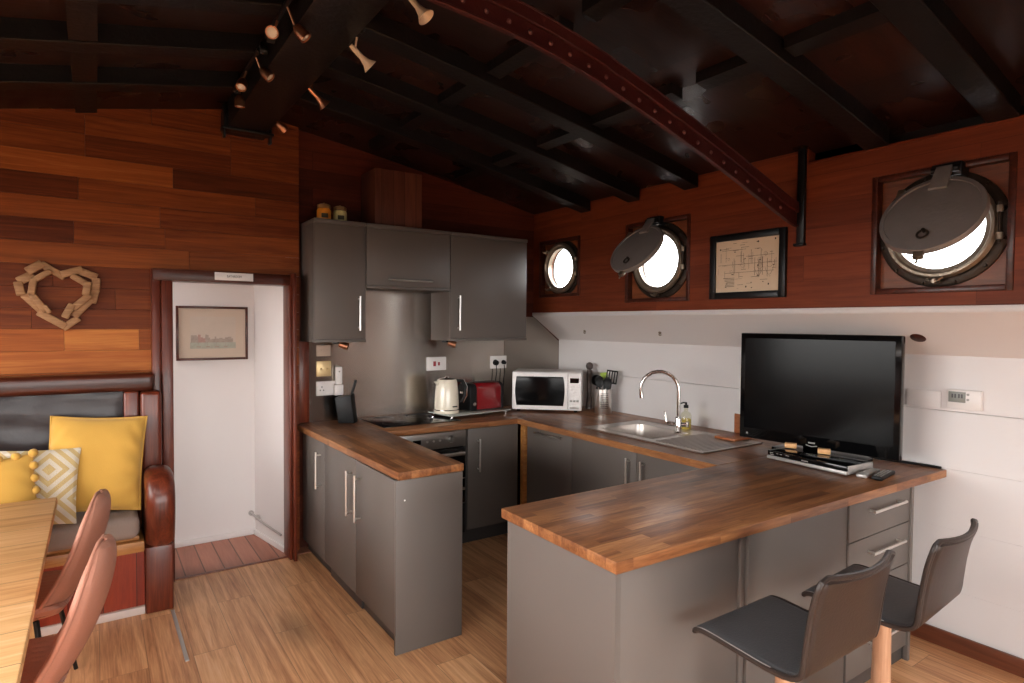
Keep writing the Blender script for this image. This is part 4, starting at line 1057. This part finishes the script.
def remote(label, x, y, rz, w, L, mat, bm_):
    t = thing('remote_control', label, 'remote control', (x, y, .911), rotz=rz, group='remote controls by the disc player')
    K = ROOTM[t.name]
    part('case', MB().box(-L/2, L/2, -w/2, w/2, 0, .018, b=.006, M=K), M[mat], t)
    for i in range(8):
        for j in range(3): part('button', MB().box(-L/2+.014+i*L*.11, -L/2+.014+i*L*.11+.008, -w/2+.008+j*(w-.024)/2, -w/2+.016+j*(w-.024)/2, .0175, .020, b=.001, M=K), M[bm_], t)
remote('silver grey remote control touching the disc player', 3.12, 1.452, .12, .045, .2, 'silverplastic', 'greyplastic')
remote('black remote control nearest the worktop edge', 3.14, 1.392, .16, .05, .21, 'blackplastic', 'greyplastic')
mb = MB(); mb.tube([(3.50, 1.75, .918), (3.52, 1.6, .918), (3.545, 1.45, .918), (3.562, 1.36, .918), (3.562, 1.305, .918)], .0065, 8)
solo('television_cable', mb, M['blackplastic'], 'black cable on the worktop running from the television along the wall', 'cable')
t = thing('wooden_stand', 'small orange-brown wooden stand left of the television', 'stand', (3.33, 2.33, .911))
part('base', MB().box(3.25, 3.47, 2.30, 2.45, .9185, .934, b=.003), M['standwood'], t)
part('upright', MB().box(3.45, 3.466, 2.375, 2.45, .9345, 1.06, b=.004), M['standwood'], t)

# right wall fittings
t = thing('thermostat', 'white wall thermostat with grey display right of the television', 'thermostat', (XR, 1.21, 1.275))
part('case', MB().box(XR-.028, XR-.001, 1.14, 1.285, 1.228, 1.325, b=.005), M['whiteplastic'], t)
l_ = part('display', MB().box(XR-.031, XR-.027, 1.205, 1.278, 1.262, 1.315, b=.001), M['lcd'], t)
mb = MB()
for k in range(4): y = 1.264-k*.012-(.004 if k > 1 else 0); mb.box(XR-.032, XR-.0305, y-.008, y, 1.284, 1.304)
part('digits', mb, M['greydk'], l_)
for z in (1.278, 1.304): mb = MB(); mb.cyl((XR-.027, 1.195, z), (XR-.031, 1.195, z), .006, seg=10); part('button', mb, M['greyplastic'], t)
t = thing('wall_plate', 'blank white double plate on the white wall beside the television', 'wall plate', (XR, 1.4, 1.26))
part('plate', MB().box(XR-.011, XR-.001, 1.318, 1.478, 1.222, 1.308, b=.004), M['white'], t)
for y in (1.335, 1.461): mb = MB(); mb.cyl((XR-.010, y, 1.265), (XR-.0125, y, 1.265), .004, seg=8); part('screw_cap', mb, M['whiteplastic'], t)
# fittings on the soffit
k_ = .227/.32
def soff(y, x): return Vector((x, y, 1.705-(x-XU)*k_))
nrm = Vector((-k_, 0, -1)).normalized()
mb = MB(); p = soff(1.385, 3.455); tq = Vector((0, 0, 1)).rotation_difference(nrm).to_matrix().to_4x4()
mb.lathe([(0, .004), (.03, .004), (.036, 0), (.036, -.002), (0, -.002)], 24, Matrix.Translation(p) @ tq)
solo('wooden_plug', mb, M['mahogX'], 'dark brown round plug in the white sloping boards above the television', 'plug')
for y, lb in ((3.94, 'small metal hook under the white slope, nearer the corner'), (3.10, 'small metal hook under the white slope, above the tap')):
    p = soff(y, 3.455); mb = MB(); mb.cyl(p, p+nrm*.008, .012, seg=12); mb.tube([p+nrm*.006, p+nrm*.022, p+nrm*.028+Vector((0, -.012, 0)), p+nrm*.022+Vector((0, -.025, 0))], .004, 8)
    solo('cup_hook', mb, M['worn'], lb, 'hook', 'hooks under the white slope')

# framed ship plan
t = thing('framed_plan', 'black framed ship plan drawing on the wood wall between portholes', 'picture', (XU, 2.255, 2.0))
y0, y1, z0, z1 = 1.995, 2.515, 1.802, 2.204; x_ = XU
mb = MB(); w = .042
mb.box(x_-.026, x_-.002, y0, y0+w, z0, z1, b=.004); mb.box(x_-.026, x_-.002, y1-w, y1, z0, z1, b=.004); mb.box(x_-.026, x_-.002, y0+w, y1-w, z0, z0+w, b=.004); mb.box(x_-.026, x_-.002, y0+w, y1-w, z1-w, z1, b=.004)
part('frame', mb, M['blackmetal'], t)
part('paper', MB().box(x_-.012, x_-.006, y0+w, y1-w, z0+w, z1-w), M['paper'], t)
mb = MB(); rnd = random.Random(3); xi0, xi1 = x_-.0125, x_-.0118
P0, P1, Q0, Q1 = y0+w+.015, y1-w-.015, z0+w+.015, z1-w-.015
def hl(ya, yb, z, th=.0018): mb.box(xi0, xi1, min(ya, yb), max(ya, yb), z-th/2, z+th/2)
def vl(y, za, zb, th=.0018): mb.box(xi0, xi1, y-th/2, y+th/2, min(za, zb), max(za, zb))
mid = (Q0+Q1)/2+.01
hl(P0, P1, mid); hl(P0+.02, P1-.2, mid+.045); hl(P0+.02, P1-.05, mid-.05); hl(P1-.2, P1-.03, mid+.09)
for k in range(26):
    y = rnd.uniform(P0, P1); za = mid+rnd.uniform(-.09, .02); vl(y, za, za+rnd.uniform(.03, .12), rnd.choice([.0012, .002]))
for k in range(30):
    y = rnd.uniform(P0, P1-.06); z = rnd.uniform(Q0, Q1); hl(y, y+rnd.uniform(.01, .06), z, rnd.choice([.0012, .002]))
for k in range(9):
    y, z, r = rnd.uniform(P0+.03, P1-.03), mid+rnd.uniform(-.05, .06), rnd.uniform(.006, .018)
    mb.tube([(xi0, y+r*math.cos(2*PI*q/14), z+r*math.sin(2*PI*q/14)) for q in range(14)], .0006, 4, closed=True)
for q in range(2):      # hull sections
    cy_ = P0+.05+q*.07; mb.tube([(xi0, cy_-.03+.06*k/10, Q0+.13-.05*math.sin(PI*k/10)) for k in range(11)], .0007, 4)
part('drawing', mb, M['faintink'], t)
mb = MB()
for k in range(7):
    z = Q0+.07-k*.0085; mb.box(xi0-.0003, xi1, P1-.12, P1-.12+rnd.uniform(.05, .09), z, z+.0025)
for (y, z) in ((P0+.05, Q0+.02), (P0+.12, Q1-.012), (P0+.01, Q1-.006), (P0+.2, Q0+.01), (P1-.02, Q1-.04), (P0+.12, mid-.02)):
    mb.box(xi0-.0003, xi1, y, y+.008, z, z+.010)
for k in range(12):
    y, z = rnd.uniform(P0, P1-.02), rnd.uniform(Q0, Q1); mb.box(xi0-.0003, xi1, y, y+rnd.uniform(.006, .014), z, z+.005)
part('notes', mb, M['ink'], t)

# hall picture
t = thing('framed_print', 'brown framed harbour view print on the white hall wall', 'picture', (.72, 4.94, 1.55))
x0, x1, z0, z1 = .472, .951, 1.352, 1.746; yy = 4.938; w = .017
mb = MB(); mb.box(x0, x0+w, yy-.02, yy, z0, z1, b=.003); mb.box(x1-w, x1, yy-.02, yy, z0, z1, b=.003); mb.box(x0+w, x1-w, yy-.02, yy, z0, z0+w, b=.003); mb.box(x0+w, x1-w, yy-.02, yy, z1-w, z1, b=.003)
part('frame', mb, M['mahogX'], t)
part('mount', MB().box(x0+w, x1-w, yy-.008, yy-.002, z0+w, z1-w), M['mat'], t)
ia, ib, ja, jb = x0+.09, x1-.085, z0+.085, z1-.075
part('painting', MB().box(ia, ib, yy-.0095, yy-.0075, ja, jb), M['wash'], t)
mb = MB(); mb.box(ia, ib, yy-.0105, yy-.0090, ja, ja+.045); part('painted_water', mb, M['water'], t)
mb = MB(); x = ia+.005; rnd = random.Random(5)
while x < ib-.03:
    wv = rnd.uniform(.008, .022); hv = rnd.uniform(.024, .048)*(1.25 if x < ia+.12 else .9)
    mb.box(x, x+wv, yy-.0106, yy-.0090, ja+.045, ja+.045+hv, mi=0 if x < ia+.1 and rnd.random() < .6 else 1); x += wv
part('painted_town', mb, [M['pink'], M['stone']], t)
mb = MB()
for k in range(4):
    x = ia+.04+k*.06; mb.prism([(x, ja+.018), (x+.03, ja+.018), (x+.026, ja+.009), (x+.005, ja+.009)], 'Y', yy-.0112, yy-.0104); mb.box(x+.013, x+.0145, yy-.0112, yy-.0104, ja+.018, ja+.06)
part('painted_boats', mb, M['stone'], t)

# sign over the doorway
t = thing('door_sign', 'small white name sign on the wood above the doorway', 'sign', (.75, 4.29, 1.93))
part('plate', MB().box(.632, .862, 4.284, 4.2895, 1.902, 1.952, b=.001), M['whiteplastic'], t)
fc = bpy.data.curves.new('lettering', 'FONT'); fc.body = 'BATHROOM'; fc.size = .022; fc.align_x = 'CENTER'; fc.align_y = 'CENTER'; fc.extrude = .0004
fc.materials.append(M['ink']); fo = bpy.data.objects.new('tmp_font', fc); C.objects.link(fo); bpy.context.view_layer.update()
me = bpy.data.meshes.new_from_object(fo.evaluated_get(bpy.context.evaluated_depsgraph_get())); bpy.data.objects.remove(fo); me.materials.clear(); me.materials.append(M['ink'])
fo = bpy.data.objects.new('lettering', me); C.objects.link(fo); fo.parent = t
fo.location = (-.003, -.0064, -.003); fo.rotation_euler = (PI/2, 0, 0); fo.scale = (.72, 1, 1)

# wooden heart
t = thing('wooden_heart', 'heart made of wooden offcuts on the boarded wall above the bench', 'wall decoration', (-.17, YD, 1.78))
HEART = [(-0.247, 1.953, -0.148, 1.887, 0.039), (-0.153, 1.902, -0.066, 1.934, 0.041), (-0.066, 1.922, 0.004, 1.895, 0.043), (0.007, 1.879, 0.003, 1.813, 0.043), (-0.0, 1.805, -0.014, 1.746, 0.043), (-0.022, 1.759, -0.1, 1.663, 0.041), (-0.085, 1.647, -0.151, 1.593, 0.039), (-0.148, 1.604, -0.262, 1.679, 0.041), (-0.253, 1.691, -0.328, 1.774, 0.039), (-0.343, 1.781, -0.355, 1.844, 0.043), (-0.35, 1.855, -0.292, 1.891, 0.047), (-0.31, 1.912, -0.251, 1.955, 0.047), (-0.214, 1.914, -0.277, 1.866, 0.033), (-0.286, 1.862, -0.296, 1.787, 0.035), (-0.293, 1.779, -0.235, 1.691, 0.035), (-0.144, 1.658, -0.112, 1.724, 0.039), (-0.103, 1.709, -0.029, 1.784, 0.038), (-0.045, 1.791, -0.034, 1.858, 0.039), (-0.035, 1.846, -0.105, 1.893, 0.035), (-0.235, 1.713, -0.217, 1.684, 0.024)]
for k, (xa, za, xb, zb, wv) in enumerate(HEART):
    L = math.hypot(xb-xa, zb-za); inner = k > 11
    T = Matrix.Translation(((xa+xb)/2, YD-.003-(.016 if inner else 0)-.004*(k % 2), (za+zb)/2)) @ Matrix.Rotation(-math.atan2(zb-za, xb-xa), 4, 'Y')
    mb = MB(); mb.box(-L/2-.008, L/2+.008, -.028, -.003 if not inner else .012, -wv/2, wv/2, b=.006, M=T); part('wood_piece', mb, M['heartwood'], t)

# ------------------------------------------------------------------ bench
t = thing('settle_bench', 'dark varnished wooden settle bench against the boarded wall', 'bench', (-.6, 4.1, 0))
BX0 = -1.6
mb = MB(); mb.box(BX0, .29, 4.19, 4.325, 1.222, 1.327, b=.028, seg=4); part('top_rail', mb, M['mahogX'], t)
mb = MB()
def bl(u, v):
    x = -.70+.83*u; z = .87+.37*v
    return (x, 4.262+.006*math.sin(9*x+4*z)+.004*math.sin(23*x-9*z)+.003*math.sin(40*z+7*x), z)
mb.sheet(bl, 60, 24, lambda u, v: .012*(1-u**8)*(1-v**8)+.002); part('leather_back', mb, M['blackleather'], t)
part('back_board', MB().box(BX0, .13, 4.285, 4.325, .1, 1.221), M['mahogX'], t)
part('back_stile', MB().box(.132, .21, 4.215, 4.325, .45, 1.221, b=.012, seg=3), M['mahog'], t)
mb = MB(); mb.box(.214, .322, 4.16, 4.26, .60, 1.219, b=.022, seg=4); part('post', mb, M['mahog'], t)
arm = [(4.26, .74), (4.1, .79), (4.0, .795), (3.93, .78), (3.875, .735), (3.847, .66), (3.842, .58), (3.855, .50), (3.88, .43), (3.895, .385), (3.895, .375), (4.26, .375)]
mb = MB(); mb.prism(arm, 'X', .218, .364, b=.05, seg=5); part('arm', mb, M['mahog'], t)
mb = MB(); mb.box(.215, .352, 3.895, 4.25, .002, .376, b=.008); part('arm_post', mb, M['mahog'], t)
mb = MB(); mb.box(BX0, .213, 3.915, 4.20, .352, .412, b=.004); part('seat_rail', mb, M['oakrail'], t)
mb = MB(); mb.box(BX0, .19, 3.945, 4.21, .413, .438, b=.004); part('seat_board', mb, M['oakrail'], t)
part('front_panel', MB().box(BX0, .213, 3.935, 3.955, .045, .352), M['redwood'], t)
part('skirting', MB().box(BX0, .213, 3.915, 3.955, .001, .044, b=.003), plain('pale_skirting', (206, 188, 178), .5), t)
# seat cushion
mb = MB(); mb.box(BX0, .19, 3.875, 4.20, .4395, .565, b=.04, seg=4)
solo('seat_cushion', mb, M['greyweave'], 'long grey woven seat cushion on the settle bench', 'seat cushion', origin=(-.6, 4.0, .439))

def cushion(label, cx, cy, cz, w, h, thick, lean, yaw, roll, mat, seed, name='scatter_cushion'):
    t = thing(name, label, 'cushion', (cx, cy, cz-h/2), rotz=0, group='cushions on the settle bench')
    rnd = random.Random(seed); ph = [rnd.uniform(0, 6) for _ in range(6)]
    T = Matrix.Translation((cx, cy, cz)) @ Matrix.Rotation(yaw, 4, 'Z') @ Matrix.Rotation(lean, 4, 'X') @ Matrix.Rotation(roll, 4, 'Y')
    def f(u, v):
        pin = .05
        x = w/2*u*(1-pin*(1-v*v)+.0); z = h/2*v*(1-pin*(1-u*u))
        return (x, .004*math.sin(5*u+ph[0])*(1-v*v), z)
    def th(u, v):
        b_ = max(0, (1-abs(u)**2.6)*(1-abs(v)**2.6))**.55
        wr = .09*math.sin(9*u*v*2+ph[1]+4*u)*math.exp(-((1-abs(u))*4)**2)+.04*math.sin(12*v+6*u+ph[2])*abs(u*v)
        return max(.001, thick/2*b_*(1+wr*2.2))
    return t, f, th, T
t, f, th, T = cushion('large plain mustard cushion in the corner of the bench by the post', -.004, 4.078, .84, .452, .525, .15, math.radians(-13), math.radians(-4), math.radians(4), 'velvet', 1)
part('cover', MB().sheet(f, 40, 40, th, M=T), M['velvet'], t)
mb = MB(); mb.tube([T @ Vector(f(u, v)) for u, v in [(-1+2*k/16, -1) for k in range(16)]+[(1, -1+2*k/16) for k in range(16)]+[(1-2*k/16, 1) for k in range(16)]+[(-1, 1-2*k/16) for k in range(16)]], .005, 6, closed=True); part('piped_edge', mb, M['velvet'], t)
# patterned: mesh kept in the cushion's own axes so the weave follows it
t, f, th, T = cushion('cream and beige diamond patterned cushion between the two yellow ones', -.29, 3.95, .775, .42, .40, .075, math.radians(-17), math.radians(6), math.radians(5), 'diamond', 2)
o = part('cover', MB().sheet(f, 36, 36, th), M['diamond'], t, local=True)
o.matrix_local = ROOTM[t.name].inverted() @ T
t, f, th, T = cushion('yellow cushion with pompom trim at the left edge of the picture', -.455, 3.845, .765, .42, .38, .07, math.radians(-20), math.radians(10), math.radians(-3), 'velvet', 3)
part('cover', MB().sheet(f, 32, 32, th, M=T), M['velvet'], t)
for k in range(7):
    v = -1+2*k/6
    for u_ in (1, -1):
        p = T @ Vector(f(u_, v)); mb = MB(); mb.lathe([(0, -.022), (.012, -.019), (.02, -.010), (.0225, 0), (.02, .010), (.012, .019), (0, .022)], 14, Matrix.Translation(p)); part('pompom', mb, M['velvet'], t)
for k in range(1, 6):
    p = T @ Vector(f(-1+2*k/6, 1)); mb = MB(); mb.lathe([(0, -.022), (.012, -.019), (.02, -.010), (.0225, 0), (.02, .010), (.012, .019), (0, .022)], 14, Matrix.Translation(p)); part('pompom', mb, M['velvet'], t)

# ------------------------------------------------------------------ table and chairs
t = thing('dining_table', 'long pale pine dining table at the left edge', 'table', (-.6, 2.6, 0))
mb = MB(); mb.box(-1.05, -.165, 1.45, 3.745, .722, .76, b=.006); part('table_top', mb, M['pine'], t)
mb = MB(); mb.box(-.96, -.26, 1.55, 1.575, .63, .7215); mb.box(-.96, -.26, 3.62, 3.645, .63, .7215); mb.box(-.96, -.935, 1.55, 3.645, .63, .7215); mb.box(-.285, -.26, 1.55, 3.645, .63, .7215); part('apron', mb, M['pineleg'], t)
for x in (-.94, -.28):
    for y in (1.58, 3.61): part('leg', MB().box(x-.04, x+.04, y-.04, y+.04, .001, .7215, b=.006), M['pineleg'], t)

def make_chair(label, cy):
    t = thing('dining_chair', label, 'chair', (-.28, cy, 0), rotz=math.radians(-9), group='leather chairs at the table')
    K = ROOTM[t.name]      # local: x back(+)/front(-)
    def back(u, v):
        s = (v+1)/2                     # 0 seat .. 1 top
        w = .235*(1-.12*(1-s)) * (1 if s < .45 else math.sqrt(max(0.0, 1-((s-.45)/.553)**2.6)))
        y = w*u
        z = .425+.455*s
        x = .185+.125*s+.015*math.sin(PI*s) - .05*(u*u)*(1-.6*s) - .05*(1-s)**3
        return (x, y, z)
    def bt(u, v):
        e = max(0, (1-abs(u)**3)*(1-abs(v)**4))**.5
        return (.004+.036*e, .004+.03*e)
    mb = MB(); mb.sheet(back, 28, 30, bt, M=K); b_ = part('backrest', mb, M['tan'], t)
    mb = MB(); rim = [K @ Vector(back(u, v)) for u, v in [(-1, -1+2*k/24) for k in range(25)]+[(1, 1-2*k/24) for k in range(1, 24)]]
    mb.tube(rim, .0075, 8); part('seam', mb, M['tan'], b_)
    def seat(u, v):
        x = -.245+.235*(v+1)-.03; w = .23*(1-.10*max(0, -v)**3)*(1-.12*max(0, v)**4)
        z = .452-.018*max(0, -v)**3-.012*(1-u*u)+.02*abs(u)**3+.0022*math.sin(46*u)
        return (x, w*u, z)
    def st(u, v): return .006+.028*max(0, (1-abs(u)**5)*(1-abs(v)**6))**.5
    mb = MB(); mb.sheet(seat, 56, 24, st, M=K); part('seat', mb, M['tan'], t)
    for sx in (-1, 1):
        for sy in (-1, 1):
            mb = MB(); mb.tube([(sx*.10-.05, sy*.10, .425), (sx*.15-.05, sy*.16, .41), (sx*.175-.045, sy*.20, .2), (sx*.20-.04, sy*.225, .002)], [.011, .011, .010, .009], 10, M=K); part('leg', mb, M['blackmetal'], t)
    return t
c1 = make_chair('rose brown leather chair at the table, the nearer of two', 2.56)
c2 = dup(c1, (-.285, 3.27, 0), label='rose brown leather chair at the table, the one closer to the bench')

# metal strip in the floor
solo('floor_threshold_strip', MB().prism([(.334, 3.875), (.352, 3.875), (.357, 3.25), (.339, 3.25)], 'Z', .0005, .006, b=.002), M['silverplastic'], 'short metal threshold strip on the oak floor by the bench arm', 'strip')

# ------------------------------------------------------------------ bar stools
def make_stool(label, cx, y_front, rz):
    t = thing('bar_stool', label, 'stool', (cx, y_front-.17, 0), rotz=rz, group='leather bar stools at the peninsula')
    K = ROOTM[t.name]       # local y: +front, seat centre at 0
    # profile in (y, z): front lip, seat, bend, back
    ctl = [(.190, .652), (.178, .664), (.14, .668), (.05, .662), (-.06, .655), (-.125, .658), (-.160, .672), (-.178, .70), (-.190, .75), (-.205, .82), (-.224, .89), (-.248, .955)]
    def prof(s):
        k = s*(len(ctl)-1); i = min(int(k), len(ctl)-2); f = k-i
        p0, p1, p2, p3 = ctl[max(i-1, 0)], ctl[i], ctl[i+1], ctl[min(i+2, len(ctl)-1)]
        return tuple(.5*((2*p1[d])+(-p0[d]+p2[d])*f+(2*p0[d]-5*p1[d]+4*p2[d]-p3[d])*f*f+(-p0[d]+3*p1[d]-3*p2[d]+p3[d])*f**3) for d in (0, 1))
    def shell(u, v):
        s = (v+1)/2; y, z = prof(s); w = .205
        cr = .035                        # rounded corners at both ends
        L = .95
        for e in (s*L, (1-s)*L):
            if e < cr: w -= cr-math.sqrt(max(0, cr*cr-(cr-e)**2))
        bk = max(0, (s-.58)/.42)
        y += .030*bk*u*u                 # the back wraps forward at its sides
        z += .006*bk*u*u
        return (w*u, y, z)
    def tk(u, v): return .009
    mb = MB(); mb.sheet(shell, 30, 60, tk, M=K)
    # brown outside, charcoal inside
    for f in mb.bm.faces:
        f.normal_update()
    o = part('seat_shell', mb, [M['greyleather'], M['brownleather']], t)
    Kb = K.inverted()
    for p in o.data.polygons:
        n = p.normal; c = p.center
        inside = (n.z > .25) if c.y > -.15 else (n.y > 0)
        p.material_index = 0 if inside else 1
    mb = MB()
    rim = [Vector(shell(-1, -1+2*k/60)) for k in range(61)]+[Vector(shell(-1+2*k/14, 1)) for k in range(1, 15)]+[Vector(shell(1, 1-2*k/60)) for k in range(1, 61)]+[Vector(shell(1-2*k/14, -1)) for k in range(1, 14)]
    mb.tube([K @ p for p in rim], .0088, 8, closed=True); part('edge_piping', mb, M['brownleather'], t)
    mb = MB(); mb.tube([K @ (p+Vector((0, 0, .006))) for p in rim[2:24]], .0035, 6); mb.tube([K @ (p+Vector((0, 0, .004))) for p in [Vector(shell(-1+2*k/14, -1)) for k in range(15)]], .004, 6); part('pale_edge', mb, M['piping'], t)
    mb = MB(); mb.lathe([(0, .628), (.085, .628), (.085, .640), (0, .640)], 24, K); part('mounting_plate', mb, M['blackmetal'], t)
    mb = MB(); mb.lathe([(0, .03), (.036, .03), (.034, .2), (.030, .45), (.028, .627), (0, .627)], 24, K); part('column', mb, M['stoolwood'], t)
    mb = MB(); mb.lathe([(0, .001), (.20, .001), (.205, .006), (.20, .014), (.06, .026), (.04, .034), (0, .034)], 40, K); part('base', mb, M['blackmetal'], t)
    mb = MB(); mb.tube([(.13*math.cos(2*PI*k/30), .13*math.sin(2*PI*k/30)+.0, .22) for k in range(30)], .009, 8, closed=True, M=K); mb.tube([(-.13, 0, .22), (.13, 0, .22)], .007, 8, M=K); part('foot_ring', mb, M['chrome'], t)
    return t
s1 = make_stool('bar stool nearer the camera, in front of the broad grey panel', 1.785, 1.235, 0.0)
s2 = dup(s1, (2.345, 1.20-.17, 0), math.radians(4), label='bar stool beside the white wall, in front of the drawers')

# ------------------------------------------------------------------ light, world, camera
w = bpy.data.worlds.new('sky'); bpy.context.scene.world = w; w.use_nodes = True
nt = w.node_tree; bg = nt.nodes['Background']
SKY = 12.0
tc = N(nt, 'ShaderNodeTexCoord'); sp = N(nt, 'ShaderNodeSeparateXYZ'); nt.links.new(tc.outputs['Generated'], sp.inputs[0])
rp = N(nt, 'ShaderNodeMapRange'); rp.inputs['From Min'].default_value = -.10; rp.inputs['From Max'].default_value = .02; nt.links.new(sp.outputs[2], rp.inputs['Value'])
mx = N(nt, 'ShaderNodeMix', data_type='RGBA'); mx.inputs[6].default_value = (.09, .08, .065, 1); mx.inputs[7].default_value = (1, .98, .957, 1)
nt.links.new(rp.outputs[0], mx.inputs[0]); nt.links.new(mx.outputs[2], bg.inputs[0]); bg.inputs[1].default_value = SKY

def area(name, loc, rot, sx, sy, power, col, portal=False):
    l = bpy.data.lights.new(name, 'AREA'); l.shape = 'RECTANGLE'; l.size = sx; l.size_y = sy; l.energy = power; l.color = col
    o = bpy.data.objects.new(name, l); C.objects.link(o); o.location = loc; o.rotation_euler = rot
    l.cycles.is_portal = portal
    return o
# portals for sky light: the added windows and hatches, then the portholes
area('sky_rear_window', ((WR[0]+WR[1])/2, YR-.09, (WR[2]+WR[3])/2), (PI/2, 0, 0), WR[1]-WR[0], WR[3]-WR[2], 1, (1, 1, 1), True)
area('sky_left_window', (XL-.09, (WL[0][0]+WL[0][1])/2, (WL[0][2]+WL[0][3])/2), (0, -PI/2, 0), WL[0][3]-WL[0][2], WL[0][1]-WL[0][0], 1, (1, 1, 1), True)
for hx0, hx1, hy0, hy1 in ADDED_HATCH:
    area('sky_roof_hatch', ((hx0+hx1)/2, (hy0+hy1)/2, max(zc(hx0), zc(hx1))+.13), (0, 0, 0), hx1-hx0, hy1-hy0, 1, (1, 1, 1), True)
for cy, cz, *_ in PORT:
    area('sky_porthole', (XB+.04, cy, cz), (0, PI/2, 0), .46, .46, 1, (1, 1, 1), True)
area('hall_ceiling_lamp', (-.55, 4.72, 2.09), (0, 0, 0), .6, .3, 11, (1, .965, .945))  # unseen fill light added to brighten the hall, no fixture

P = [607.882902564647, 0.6007878290774008, -0.0298113024369054, 0.007920830541142121, 1.6389232340910955]
f_px, th, pi_, ro, hh = P
F = Vector((math.sin(th)*math.cos(pi_), math.cos(th)*math.cos(pi_), math.sin(pi_)))
R = Vector((math.cos(th), -math.sin(th), 0)); U = R.cross(F)
ex = R*math.cos(ro)+U*math.sin(ro); ey = -R*math.sin(ro)+U*math.cos(ro)
cam = bpy.data.cameras.new('camera'); co = bpy.data.objects.new('camera', cam); C.objects.link(co)
cam.sensor_width = 36; cam.sensor_fit = 'HORIZONTAL'; cam.lens = f_px/1024*36; cam.clip_start = .02
mw = Matrix.Identity(4)
for i in range(3): mw[i][0], mw[i][1], mw[i][2] = ex[i], ey[i], -F[i]
mw[2][3] = hh
co.matrix_world = mw
sc = bpy.context.scene; sc.camera = co
sc.view_settings.view_transform = 'Standard'; sc.view_settings.look = 'None'; sc.view_settings.gamma = 1; sc.view_settings.exposure = 0.38; sc.view_settings.use_curve_mapping = False
sc.cycles.use_denoising = True; sc.cycles.max_bounces = 10; sc.cycles.diffuse_bounces = 5; sc.cycles.sample_clamp_indirect = 6
